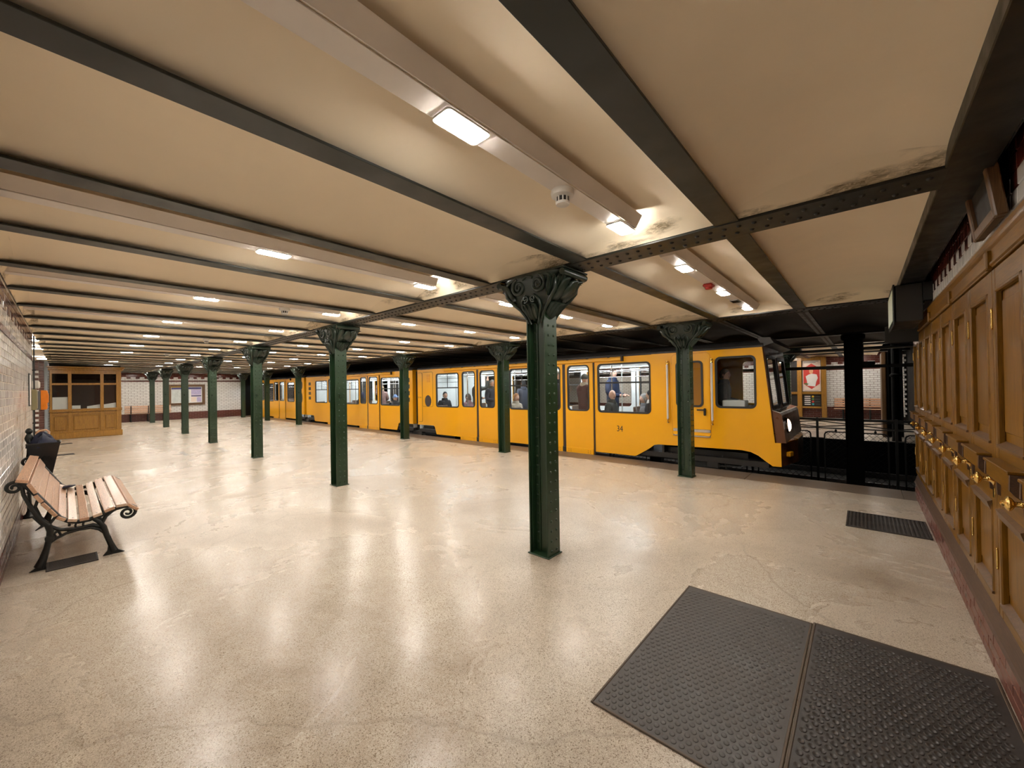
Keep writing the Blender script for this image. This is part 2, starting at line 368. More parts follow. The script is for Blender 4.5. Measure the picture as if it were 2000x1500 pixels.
def text_mesh(name, txt, size, mat, parent, mtx, thick=0.002, cx='CENTER', sx=1.0):
    cu = bpy.data.curves.new(name, 'FONT'); cu.body = txt; cu.size = size; cu.align_x = cx; cu.align_y = 'CENTER'; cu.extrude = thick; cu.resolution_u = 3
    o = bpy.data.objects.new(name, cu); COL.objects.link(o); me = bpy.data.meshes.new_from_object(o); bpy.data.objects.remove(o)
    for v in me.vertices: v.co.x *= sx
    me.transform(mtx); me.materials.clear(); me.materials.append(mat); return link(name, me, parent)

# ------------------------------------------------------------------ layout constants (metres)
XW, YL, YE, XF = 0.55, -0.37, 8.10, -30.0        # right wall, near long wall, platform edge, far end wall
ZB = 2.655                                        # underside of beams
PIT = 1.13; BX = lambda k: 0.474-PIT*k            # beam k; beam 0 runs along the right wall
CX = lambda k: -2.31-4.30*k                       # column axes
YR1, YR2, YMID, YR3, YR4 = 3.05, 7.15, 11.25, 15.25, 19.3
YO, YOW = 14.3, 22.5                              # far platform edge, far wall
NB = 27

# ------------------------------------------------------------------ setting: floors, walls
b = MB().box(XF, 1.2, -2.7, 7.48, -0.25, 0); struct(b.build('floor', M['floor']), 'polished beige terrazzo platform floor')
b = MB(); x = XF
while x < 1.2:
    x1 = min(1.2, x+1.9); b.box(x, x1-0.004, 7.484, YE, -0.25, -0.001, 0.003); x = x1
struct(b.build('trim_1', M['granite']), 'brown stone strip along the platform edge')
struct(MB().box(XF, 6, YE-0.4, YE-0.02, -0.95, -0.25).build('trim_2', M['soot']))
struct(MB().box(-34, 6, YE-0.1, YO+0.1, -1.0, -0.86).build('floor_trackbed', M['ballast']), 'dark track bed between the platforms')
struct(MB().box(-34, 6, YO, 23.2, -0.25, 0).build('floor_opposite', M['floor']), 'pale floor of the opposite platform')
struct(MB().box(-34, 6, YO-0.03, YO+0.3, -0.95, -0.26).box(-34, 6, YO-0.03, YO-0.001, -0.26, -0.004).build('trim_8', M['soot']))
# near long wall: backing plus tiles laid one by one
wl = struct(MB().box(-10.6, XW+0.6, YL-0.25, YL-0.008, -0.1, 2.95).box(-10.62, -10.6, YL-0.25, YL, -0.1, 2.95).build('wall_left', M['grout']), 'white glazed tile wall beside the slatted bench')
TW, TH = 0.212, 0.0745
tm = MB().box(0.003, TW-0.003, YL-0.008, YL, 0.003, TH-0.003, 0.004); to = tm.build('tile', M['tile']); tme = to.data; bpy.data.objects.remove(to)
ox = MB().box(0.003, TW-0.003, YL-0.008, YL+0.004, 0.003, TH-0.003, 0.004); to = ox.build('tile', M['oxtile']); oxe = to.data; bpy.data.objects.remove(to)
rest = MB(); rest2 = MB(); cnt = 0; rows = int(2.66/TH)
cells = []
for r_ in range(rows):
    x = -10.6 + (0 if r_ % 2 else -TW/2)
    while x < XW-0.1:
        cells.append((x, r_)); x += TW
def vis(c):  # nearest cells that the picture can show
    return abs(c[0]+6.0)+0.3*abs(c[1]*TH-1.2)
cells.sort(key=vis)
for x, r_ in cells:
    z = r_*TH
    band = 'ox' if (r_ < 3 or r_ == 29 or r_ >= 33 or (r_ == 32 and int(round(x/TW)) % 2)) else 'w'
    x0, x1 = max(x, -10.6), x+TW
    if cnt < 300 and -9.4 < x < -5.2 and x0 == x:
        link('tile', tme if band == 'w' else oxe, wl, (x, random.uniform(-0.0008, 0.0008), z)); cnt += 1
    else:
        (rest if band == 'w' else rest2).box(x0+0.003, x1-0.003, YL-0.008, YL+(0 if band == 'w' else 0.004), z+0.003, z+TH-0.003)
stuff(rest.build('tile_field', M['tile'], wl)); stuff(rest2.build('dark_tile_field', M['oxtile'], wl))
# recess past the end of the near wall
struct(MB().box(-21.3, -10.6, -2.9, -2.7, -0.1, 2.95).build('wall_recess', M['walltiley']), 'tiled back wall of the stair recess')
struct(MB().box(-30, -21.3, YL-0.2, YL, -0.1, 2.95).build('wall_left_far', M['walltiley']))
struct(MB().box(-10.85, -10.6, -2.9, YL-0.25, -0.1, 2.95).build('wall_recess_side', M['tile']))
struct(MB().box(-14.1, -14.0, -2.7, -2.3, 0, 2.9).box(-21.3, -21.25, -2.7, -0.62, -0.1, 2.95).build('wall_recess_end', M['bluegrey']))
# brick quoin at the end of the recess
q = thing('brick_pier', 'red and white glazed brick pier beside the wooden ticket booth', 'pier', (-21.15, 0, 0))
MB().box(-0.09, -0.012, -0.72, -0.475, 0, 2.74).build('core', M['grout'], q)
MB().box(-0.09, 0.03, -0.475, -0.40, 0, 2.70).build('edge_post', M['bluegrey'], q)
for i in range(33):
    z = i*0.083
    wide = i % 2
    for y0, y1, wh in ((-0.72, -0.60, (not wide) and i not in (0, 1, 30, 31, 32)), (-0.60, -0.475, False)):
        MB().box(-0.012, 0.004, y0+0.004, y1-0.004, z+0.004, z+0.079, 0.003).build('brick', M['tile'] if wh else M['redbrick'], q)
# far end wall
struct(MB().box(XF-0.3, XF, -3, 7.6, -0.1, 3).build('wall_far', M['walltile']), 'white tiled end wall behind the last columns')
struct(MB().box(XF, XF+0.02, -0.4, 7.6, 0, 0.42).box(XF, XF+0.02, -0.4, 7.6, 2.19, 2.27).box(XF, XF+0.02, -0.4, 7.6, 2.46, 2.75).build('trim_3', M['oxx']))
b = MB(); y = -0.3
while y < 7.5: b.box(XF, XF+0.022, y, y+0.16, 2.36, 2.46); y += 0.36
b.cur = 0; stuff(b.build('trim_4', M['oxtile'])); struct(bpy.data.objects['trim_4'])
struct(MB().box(XF-0.3, XF, 7.6, 8.3, -0.9, 3).box(-34, -33.8, 7, 23, -1, 3.2).build('wall_tunnel', M['soot']))
# opposite platform walls
struct(MB().box(-34, 4, YOW, YOW+0.3, -0.1, 3.1).build('wall_opposite', M['walltiley']), 'white tiled wall across the tracks')
b = MB().box(-34, 4, YOW-0.02, YOW, 0, 0.5).box(-34, 4, YOW-0.02, YOW, 2.12, 2.2).box(-34, 4, YOW-0.02, YOW, 2.46, 2.9); x = -14
while x < 4: b.box(x, x+0.18, YOW-0.02, YOW, 2.36, 2.46); x += 0.4
struct(b.build('trim_5', M['oxy']))
b = MB()
for i in range(26): b.box(1.14, 1.22 if i % 2 else 1.17, 20.6, 22.4, 0.25+i*0.09, 0.325+i*0.09)
struct(MB().box(1.24, 1.4, 17.0, YOW, -0.1, 3).build('wall_opposite_end', M['soot'])); b.build('trim_6', [M['tile']])
struct(bpy.data.objects['trim_6'])

# ------------------------------------------------------------------ ceiling vaults
def vaults(name, spans, mat, rise, kmax, z0=ZB, lmat=None, x_of=BX, label=None):
    b = MB(); NU = 10
    for k in range(-1 if False else 0, kmax):
        xa, xb = x_of(k+1), x_of(k)
        for (y0, y1) in spans:
            ys = [y0, y0+0.04, y0+0.10, y0+0.22, (y0*2+y1)/3, (y0+2*y1)/3, y1-0.22, y1-0.10, y1-0.04, y1]
            es = [0, 0.50, 0.82, 1, 1, 1, 1, 0.82, 0.50, 0]
            vs = []
            for y, e in zip(ys, es):
                for i in range(NU+1):
                    u = i/NU; h = 1-(2*u-1)**2
                    vs.append((xa+(xb-xa)*u, y, z0+0.012+rise*h*e))
            fs = []; mi = []
            for j in range(len(ys)-1):
                for i in range(NU):
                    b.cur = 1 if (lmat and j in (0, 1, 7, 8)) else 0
                    o = len(b.v)
                    a = j*(NU+1)+i
                    b.add([vs[a], vs[a+1], vs[a+NU+2], vs[a+NU+1]], [(0, 1, 2, 3)])
    me = bpy.data.meshes.new(name); me.from_pydata(b.v, [], b.f); me.materials.append(mat); me.materials.append(lmat or mat)
    me.polygons.foreach_set('material_index', b.mi)
    bm = bmesh.new(); bm.from_mesh(me); bmesh.ops.remove_doubles(bm, verts=bm.verts[:], dist=1e-4)
    for f in bm.faces:
        if f.normal.z > 0: f.normal_flip()
    bm.to_mesh(me); bm.free()
    me.polygons.foreach_set('use_smooth', [True]*len(me.polygons)); me.set_sharp_from_angle(angle=R(50))
    return struct(link(name, me), label)
G1, G2 = (2.905, 3.195), (7.0, 7.3)
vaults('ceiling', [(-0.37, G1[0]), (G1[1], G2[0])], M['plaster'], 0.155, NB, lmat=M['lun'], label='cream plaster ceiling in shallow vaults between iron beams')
b = MB()
struct(MB().box(-21.5, BX(9)-0.07, -2.8, -0.37, ZB+0.1, ZB+0.2).build('ceiling_recess', M['plaster']))
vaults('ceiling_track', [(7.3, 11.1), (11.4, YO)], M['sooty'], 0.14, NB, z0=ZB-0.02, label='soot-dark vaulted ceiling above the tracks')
vaults('ceiling_opposite', [(YO+0.0, 15.1), (15.4, 19.15), (19.45, YOW)], M['plaster'], 0.155, 14, z0=ZB+0.02)
struct(MB().box(-34, 6, -3, 23, 3.05, 3.15).box(0.55, 6, YE-0.3, YO, 2.55, 2.7).build('ceiling_slab', M['soot']))
struct(MB().box(5.8, 6, 7, 23, -1, 3.1).build('wall_tunnel_mouth', M['soot']))
# beams across
bm_ = MB().box(-0.072, 0.072, 0, 0, 0, 0)
def beam_mesh(y0, y1, mat):
    b = MB().box(-0.072, 0.072, y0, y1, ZB, ZB+0.014, 0.002).box(-0.006, 0.006, y0, y1, ZB+0.014, ZB+0.3)
    o = b.build('ceiling_beam', mat); me = o.data; bpy.data.objects.remove(o); return me
be1 = beam_mesh(-0.37, G2[0], M['beam']); be2 = beam_mesh(7.3, YO, M['black']); be3 = beam_mesh(YO, YOW, M['black'])
for k in range(1, NB):
    o = link('ceiling_beam', be1, None, (BX(k), 0, 0)); struct(o, 'dark green iron ceiling beam, %s from the right wall' % ORD[k])
    if k < 24: struct(link('track_beam', be2, None, (BX(k), 0, 0)))
    if k < 14: struct(link('opposite_beam', be3, None, (BX(k), 0, 0.02)))
struct(MB().box(0.325, 0.505, YL, 7.45, ZB-0.005, ZB+0.3, 0.004).build('ceiling_beam_wall', M['black']), 'heavy black beam along the top of the right wall')
def hemi(b, p, r, axis, h=0.6, seg=8):
    """low dome of radius r on point p pointing along axis (0..2, sign)"""
    a, sg = axis; o = len(b.v); vs = []
    for rr_, hh in ((1, 0), (0.82, 0.55), (0.42, 0.9)):
        for k in range(seg):
            an = 2*math.pi*k/seg; q = [0, 0, 0]; q[(a+1) % 3] = r*rr_*math.cos(an); q[(a+2) % 3] = r*rr_*math.sin(an); q[a] = sg*r*h*hh
            vs.append((p[0]+q[0], p[1]+q[1], p[2]+q[2]))
    fs = [(i*seg+k, i*seg+(k+1) % seg, (i+1)*seg+(k+1) % seg, (i+1)*seg+k) for i in range(2) for k in range(seg)]+[tuple(2*seg+k for k in range(seg))]
    b.add(vs, fs)
def girder(name, y0, y1, mat, label, xs=(XF, 0.34), riv=True, zb=ZB-0.006):
    t = thing(name, label, 'girder', (0, 0, 0))
    MB().box(xs[0], xs[1], y0, y1, zb, zb+0.016, 0.003).build('bottom_flange', mat, t)
    ym = (y0+y1)/2
    MB().box(xs[0], xs[1], ym-0.06, ym-0.045, zb+0.016, zb+0.35).box(xs[0], xs[1], ym+0.045, ym+0.06, zb+0.016, zb+0.35).build('web', mat, t)
    if riv:
        b = MB(); x = xs[1]-0.06; i = 0
        while x > max(xs[0], -24):
            seg = 8 if x > -10 else 5
            for s in (-1, 1): hemi(b, (x-(0.035 if s > 0 else 0), ym+s*0.062, zb), 0.016, (2, -1), 0.75, seg)
            x -= 0.088
        stuff(b.build('rivets', M['black'], t, 60))
    return t
girder('riveted_girder', *G1, M['beam'], 'dark riveted girder running over the near column row')
girder('edge_girder', *G2, M['black'], 'black riveted girder over the columns nearest the train', xs=(XF, 0.5))
girder('track_girder', 11.12, 11.38, M['black'], 'black girder above the columns between the tracks', xs=(-33, 4), riv=False, zb=ZB-0.04)
girder('opposite_edge_girder', 15.1, 15.4, M['black'], 'black girder over the opposite platform edge columns', xs=(-16, 4), riv=False)
girder('opposite_inner_girder', 19.15, 19.45, M['black'], 'dark girder over the inner columns of the opposite platform', xs=(-16, 4), riv=False)

# ------------------------------------------------------------------ columns
def spiral(c, r0_, r1_, turns, e1, e2, n=26, start=0.0, sgn=1):
    P = []
    for i in range(n+1):
        t = i/n; rad = r0_+(r1_-r0_)*t; a = start+sgn*2*math.pi*turns*t
        P.append(Vector(c)+Vector(e1)*rad*math.cos(a)+Vector(e2)*rad*math.sin(a))
    return P
def leaf(b, base, tip, width, out, bulge, n=6):
    """curled acanthus leaf: from base to tip, bulging along out"""
    base, tip, out = Vector(base), Vector(tip), Vector(out).normalized(); d = tip-base; side = d.cross(out).normalized()
    rows = []
    for i in range(n+1):
        t = i/n; wdt = width*(math.sin(math.pi*min(1, t*0.85+0.12))**0.8)*(1+0.18*math.sin(t*18)); c = base+d*t+out*(bulge*math.sin(t*math.pi*0.9)+0.02*t*t)
        if t > 0.8: c += out*0.03*(t-0.8)*5-Vector((0, 0, 0.02*(t-0.8)*5))
        rows.append([c-side*wdt/2-out*0.006, c-side*wdt/4+out*0.010, c+out*0.002, c+side*wdt/4+out*0.010, c+side*wdt/2-out*0.006])
    top = [p for r_ in rows for p in r_]; bot = [p-out*0.016 for p in top]; N = len(top)
    fs = []
    for i in range(n):
        for k in range(4):
            a = i*5+k; fs += [(a, a+1, a+6, a+5), (N+a, N+a+5, N+a+6, N+a+1)]
    for i in range(n):
        for e in (0, 4): a = i*5+e; fs.append((a, a+5, N+a+5, N+a))
    for k in range(4):
        fs.append((k, N+k, N+k+1, k+1)); a = n*5+k; fs.append((a, a+1, N+a+1, N+a))
    b.add(top+bot, fs)
def make_column(label):
    t = thing('iron_column', label, 'column', (0, 0, 0))
    g = M['green']; H = 2.62
    for s in (-1, 1):
        MB().box(s*0.110, s*0.096, -0.095, 0.095, 0, H, 0.002).build('flange', g, t)
        for w_ in (-1, 1):
            MB().box(s*0.096, s*0.086, w_*0.008, w_*0.07, 0, H, 0.001).box(s*0.096, s*0.035, w_*0.006, w_*0.016, 0, H, 0.001).build('angle_bar', g, t)
    MB().box(-0.096, 0.096, -0.006, 0.006, 0, H).build('web', g, t)
    b = MB()
    for i in range(25):
        z = 0.055+i*0.092
        for s in (-1, 1):
            for w_ in (-1, 1):
                hemi(b, (s*0.110, w_*0.040, z), 0.0135, (0, s), 0.85)
                hemi(b, (s*0.060, w_*0.016, z+0.046), 0.0135, (1, w_), 0.85)
    stuff(b.build('rivets', g, t, 60))
    MB().box(-0.125, 0.125, -0.11, 0.11, 0, 0.012, 0.003).build('base_plate', g, t)
    c = M['cap']
    # swelling core of the capital
    prof = [(0.112, 0.097, 2.27), (0.122, 0.106, 2.28), (0.126, 0.110, 2.31), (0.150, 0.125, 2.34), (0.215, 0.155, 2.40), (0.275, 0.180, 2.465), (0.310, 0.195, 2.53), (0.325, 0.20, 2.58), (0.350, 0.205, 2.605), (0.365, 0.21, 2.62), (0.365, 0.21, 2.65)]
    vs = []; fs = []; n = len(prof); seg = 20
    for (a, b_, z) in prof:
        for k in range(seg):
            an = 2*math.pi*(k+0.5)/seg; cx, cy = math.cos(an), math.sin(an); e = 0.55
            q = 1+0.05*math.cos(an*8)*(1 if 2.36 < z < 2.6 else 0)
            vs.append((q*a*math.copysign(abs(cx)**e, cx), q*b_*math.copysign(abs(cy)**e, cy), z))
    for i in range(n-1):
        for k in range(seg): fs.append((i*seg+k, i*seg+(k+1) % seg, (i+1)*seg+(k+1) % seg, (i+1)*seg+k))
    fs += [tuple(range(seg))[::-1], tuple((n-1)*seg+k for k in range(seg))]
    cap = MB().add(vs, fs).build('capital', c, t, 40)
    for s in (-1, 1):
        for w_ in (-1, 1):      # paired scrolls on the broad faces
            b = MB(); P = spiral((s*0.115, w_*0.198, 2.535), 0.082, 0.012, 1.8, (-s, 0, 0), (0, 0, 1), 30, start=R(100), sgn=1)
            b.tube(P, [0.017-0.006*i/30 for i in range(31)], 7)
            b.tube([(s*0.12, w_*0.195, 2.617), (s*0.22, w_*0.195, 2.605), (s*0.295, w_*0.175, 2.55), (s*0.285, w_*0.165, 2.47), (s*0.22, w_*0.150, 2.40), (s*0.15, w_*0.125, 2.335), (s*0.105, w_*0.11, 2.27), (s*0.075, w_*0.095, 2.20)], [0.012, 0.016, 0.019, 0.019, 0.018, 0.016, 0.013, 0.008], 7)
            b.tube([(s*0.05, w_*0.18, 2.45), (s*0.10, w_*0.165, 2.40), (s*0.105, w_*0.145, 2.34), (s*0.07, w_*0.12, 2.28), (s*0.04, w_*0.10, 2.19)], [0.010, 0.014, 0.014, 0.012, 0.007], 7)
            b.build('volute', c, cap, 60)
            b = MB(); P = spiral((s*0.042, w_*0.182, 2.415), 0.034, 0.008, 1.4, (s, 0, 0), (0, 0, 1), 18, start=R(-60), sgn=-1); b.tube(P, 0.009, 6)
            for q in range(4): leaf(b, (s*(0.20+0.03*q), w_*(0.165-0.02*q), 2.42+0.03*q), (s*(0.27+0.035*q), w_*(0.215-0.03*q), 2.60), 0.05, (s*0.4, w_, -0.1), 0.012)
            b.build('scroll_leaf', c, cap, 60)
        b = MB()                # ragged leaf hanging over the flange
        for q in (-2, -1, 0, 1, 2): leaf(b, (s*0.112, q*0.030, 2.235+0.018*abs(q)), (s*(0.205-0.012*abs(q)), q*0.040, 2.40+0.004*abs(q)), 0.055, (s, 0, -0.35), 0.028)
        for q in (-1, 1): leaf(b, (s*0.20, q*0.06, 2.38), (s*0.345, q*0.10, 2.60), 0.12, (s, 0, -0.5), 0.045)
        leaf(b, (s*0.22, 0, 2.40), (s*0.36, 0, 2.59), 0.12, (s, 0, -0.5), 0.062)
        b.build('leaf', c, cap, 60)
        b = MB(); b.tube([(s*0.375, -0.19, 2.60), (s*0.385, 0, 2.595), (s*0.375, 0.19, 2.60)], 0.030, 10); b.build('scroll_end', c, cap, 60)
        b = MB()
        for q in (-1, 0, 1): leaf(b, (q*0.03, s*0.10, 2.22+0.015*abs(q)), (q*0.05, s*0.165, 2.40), 0.06, (0, s, -0.3), 0.025)
        b.tube([(-0.06, s*0.205, 2.60), (0, s*0.215, 2.625), (0.06, s*0.205, 2.60)], 0.014, 7); b.build('front_leaf', c, cap, 60)
    MB().box(-0.40, 0.40, -0.20, 0.20, 2.632, 2.648, 0.004).build('abacus', c, cap)
    return t
col0 = make_column('x'); first = True
def put_col(x, y, label, group=None):
    global first
    o = col0 if first else copy_tree(col0)
    first = False; o.location = (x, y, 0); o['label'] = label
    if group: o['group'] = group
    return o
G_ = 'riveted green iron columns'
for k in range(7):
    put_col(CX(k), YR1, ['large dark green riveted column with ornate capital standing nearest the camera', 'green riveted column, second of the row under the long girder'][k] if k < 2 else
            'green riveted column, %s from the camera in the row under the long girder' % ORD[k], G_)
for k in range(7):
    put_col(CX(k), YR2, 'green riveted column in front of the train, %s of the platform edge row from the right' % ORD[k], G_)
for k in range(2):
    put_col(CX(k)+0.5, YR3, ['green column on the opposite platform beside the poster frame', 'green column on the opposite platform hidden behind the train cab'][k], G_)
bc = MB().box(-0.15, 0.15, -0.02, 0.02, -0.9, 2.62).box(-0.15, -0.13, -0.11, 0.11, -0.9, 2.62).box(0.13, 0.15, -0.11, 0.11, -0.9, 2.62).box(-0.2, 0.2, -0.14, 0.14, 2.5, 2.6, 0.02)
for k in range(-1, 7):
    o = link('track_column', bc.build('track_column', M['soot']).data if k == -1 else o.data, None, (-0.14-4.3*k, YMID, 0))
    tag(o, 'plain dark column between the two tracks, %s' % (['out of sight behind the cabinet wall', 'standing in front of the opposite bench', 'behind the train cab', 'behind the number of the train', 'behind the train doors', 'behind the first gangway', 'behind the middle car', 'behind the last car'][k+1]), 'column', 'columns between the tracks')
for o in list(S.objects):
    if o.name.startswith('track_column') and 'label' not in o: bpy.data.objects.remove(o)

# ------------------------------------------------------------------ light troughs, lamps and ceiling devices
def make_trough(y0, y1, gap=0.045):
    t = thing('light_trough', '', 'light trough', (0, 0, 0))
    zt = ZB+0.165
    MB().box(-0.062, 0.052, y0, y1, 2.698, 2.704, 0.001).build('bottom_panel', M['trough'], t)
    for s in (-1, 1): MB().prism([(s*0.056, 2.704), (s*0.062, 2.704), (s*0.106, zt-gap), (s*0.100, zt-gap)], y0, y1, lambda u, v, d: Vector((u, d, v))).build('side_panel', M['trough'], t)
    for y in (y0, y1-0.006): MB().prism([(-0.06, 2.70), (0.06, 2.70), (0.103, zt-gap), (-0.103, zt-gap)], y, y+0.006, lambda u, v, d: Vector((u, d, v))).build('end_cap', M['trough'], t)
    return t
tr_a = make_trough(-0.36, 2.66); tr_b = make_trough(3.42, 6.88); tr_c = make_trough(-0.36, 2.66, 0.016); tr_d = make_trough(3.42, 6.88, 0.016); ua = ub = uc = ud = False
def make_lamp(m):
    l_ = thing('ceiling_lamp', '', 'lamp', (0, 0, 0))
    f = lambda x, z, d: (x, z, d)
    pl('frame', rrect(-0.057, 0.057, -0.118, 0.118, 0.02, 3), [rrect(-0.047, 0.047, -0.108, 0.108, 0.016, 3)], 0.010, M['white'], l_, 0, f)
    pl('diffuser', rrect(-0.047, 0.047, -0.108, 0.108, 0.016, 3), [], 0.021, m, l_, 0, f)
    return l_
lamp0 = make_lamp(M['lamp']); lu = False
def put_lamp(x, y, label, group, src=None):
    global lu
    o = lamp0 if not lu else copy_tree(lamp0); lu = True
    o.location = (x, y, 2.692); o['label'] = label; o['group'] = group
for j in range(13):
    x = -1.23-2*PIT*j
    if j < 2: o = tr_a if not ua else copy_tree(tr_a); ua = True
    else: o = tr_c if not uc else copy_tree(tr_c); uc = True
    o.location.x = x
    o['label'] = 'white enamel light trough on the near side of the girder, %s from the right' % ORD[j]; o['group'] = 'light troughs on the ceiling'
    if j < 2: o = tr_b if not ub else copy_tree(tr_b); ub = True
    else: o = tr_d if not ud else copy_tree(tr_d); ud = True
    o.location.x = x
    o['label'] = 'white enamel light trough between girder and platform edge, %s from the right' % ORD[j]; o['group'] = 'light troughs on the ceiling'
    ys = [1.11, 2.57] if j != 7 else [2.57]
    for i, y in enumerate(ys): put_lamp(x-0.01, y, '%s lamp of the %s near-side trough from the right' % ('girder-end' if y > 2 else 'wall-end', ORD[j]), 'LED lamps in the troughs')
    for i, y in enumerate((3.88, 5.28, 6.62)): put_lamp(x-0.01, y, '%s lamp of the %s train-side trough from the right' % (('girder-end', 'middle', 'train-end')[i], ORD[j]), 'LED lamps in the troughs')
for i, x in enumerate((-12.53, -14.79, -19.0)):
    put_lamp(x, -0.46, 'lit LED lamp over the recess past the white tiled wall, %s' % ORD[i], 'LED lamps in the recess')
def detector(x, y, label):
    t = thing('smoke_detector', label, 'smoke detector', (x, y, 2.698), 0, 'smoke detectors'); t.scale = (1.2, 1.2, 1.25)
    MB().lathe([(0.0, 0), (0.052, 0), (0.055, -0.012), (0.052, -0.026), (0.040, -0.032), (0.0, -0.032)][::-1], None, 20).build('base', M['white'], t, 40)
    MB().lathe([(0.0, -0.032), (0.030, -0.032), (0.030, -0.052), (0.0, -0.052)][::-1], None, 14).build('sensor_chamber', M['dark'], t)
    b = MB()
    for k in range(10):
        a = 2*math.pi*k/10; b.box(-0.003, 0.003, 0.028, 0.034, -0.054, -0.031, 0, Matrix.Rotation(a, 4, 'Z'))
    b.lathe([(0.0, -0.054), (0.034, -0.054), (0.031, -0.064), (0.0, -0.066)][::-1], None, 16); b.build('cage', M['white'], t, 40)
for i, (j, y) in enumerate(((0, 1.86), (2, 1.95), (4, 1.97), (6, 1.93), (5, 4.6), (8, 4.6))):
    detector(-1.245-2*PIT*j, y, ['round white smoke detector on the nearest trough', 'round smoke detector on the third trough from the right', 'small smoke detector on the fifth trough, near side', 'small smoke detector on the seventh trough, near side',
             'small smoke detector on the sixth trough beyond the girder', 'tiny smoke detector on the ninth trough beyond the girder'][i])
t = thing('fire_alarm', 'red fire alarm sounder on the trough beyond the girder', 'alarm', (-1.25, 4.71, 2.697))
MB().box(-0.05, 0.05, -0.06, 0.06, -0.035, 0, 0.012).build('housing', M['red'], t); MB().lathe([(0, -0.06), (0.035, -0.055), (0.042, -0.035), (0.0, -0.034)], None, 14).build('sounder_dome', M['red'], t, 40)
t = thing('trough_speaker', 'small grey grille in the trough near the platform edge', 'speaker', (-1.25, 5.93, 2.697))
MB().box(-0.05, 0.05, -0.1, 0.1, -0.01, 0, 0.003).build('plate', M['steel'], t); b = MB()
for k in range(6): b.box(-0.04, 0.04, -0.085+k*0.03, -0.073+k*0.03, -0.014, -0.01)
stuff(b.build('grille_bars', M['dark'], t))

# ------------------------------------------------------------------ right wall: cabinets, brick plinth, tile band, framed box
XD = 0.54
wr = struct(MB().box(0.60, 0.9, -0.6, 7.86, -0.1, 2.95).build('wall_right', M['grout']), 'end wall behind the row of wooden cabinets')
pb = MB().box(0.004, 0.246, -0.03, 0, 0.003, 0.061, 0.004)     # brick laid along y: swap axes in a prism below
bk = MB().box(-0.03, 0.05, 0.003, 0.247, 0.002, 0.061, 0.004); to = bk.build('brick', M['redbrick']); bkm = to.data; bpy.data.objects.remove(to)
plinth = struct(MB().box(0.533, 0.60, 0.3, 7.86, 0, 0.19).build('baseboard_right', M['grout']), 'glazed red brick plinth under the wooden cabinets')
for r_ in range(3):
    y = 0.4-(0.125 if r_ % 2 else 0)
    while y < 7.6: link('brick', bkm, plinth, (0.55-0.0+random.uniform(-0.001, 0.001), y, r_*0.063)); y += 0.25
lw = MB().prism([(0.518, 0.190), (0.528, 0.205), (0.560, 0.315), (0.60, 0.315), (0.60, 0.190)], 0.3, 7.86, lambda u, v, d: Vector((u, d, v)))
struct(lw.build('trim_7', M['ledge']), 'sloping brown wooden ledge above the brick plinth')
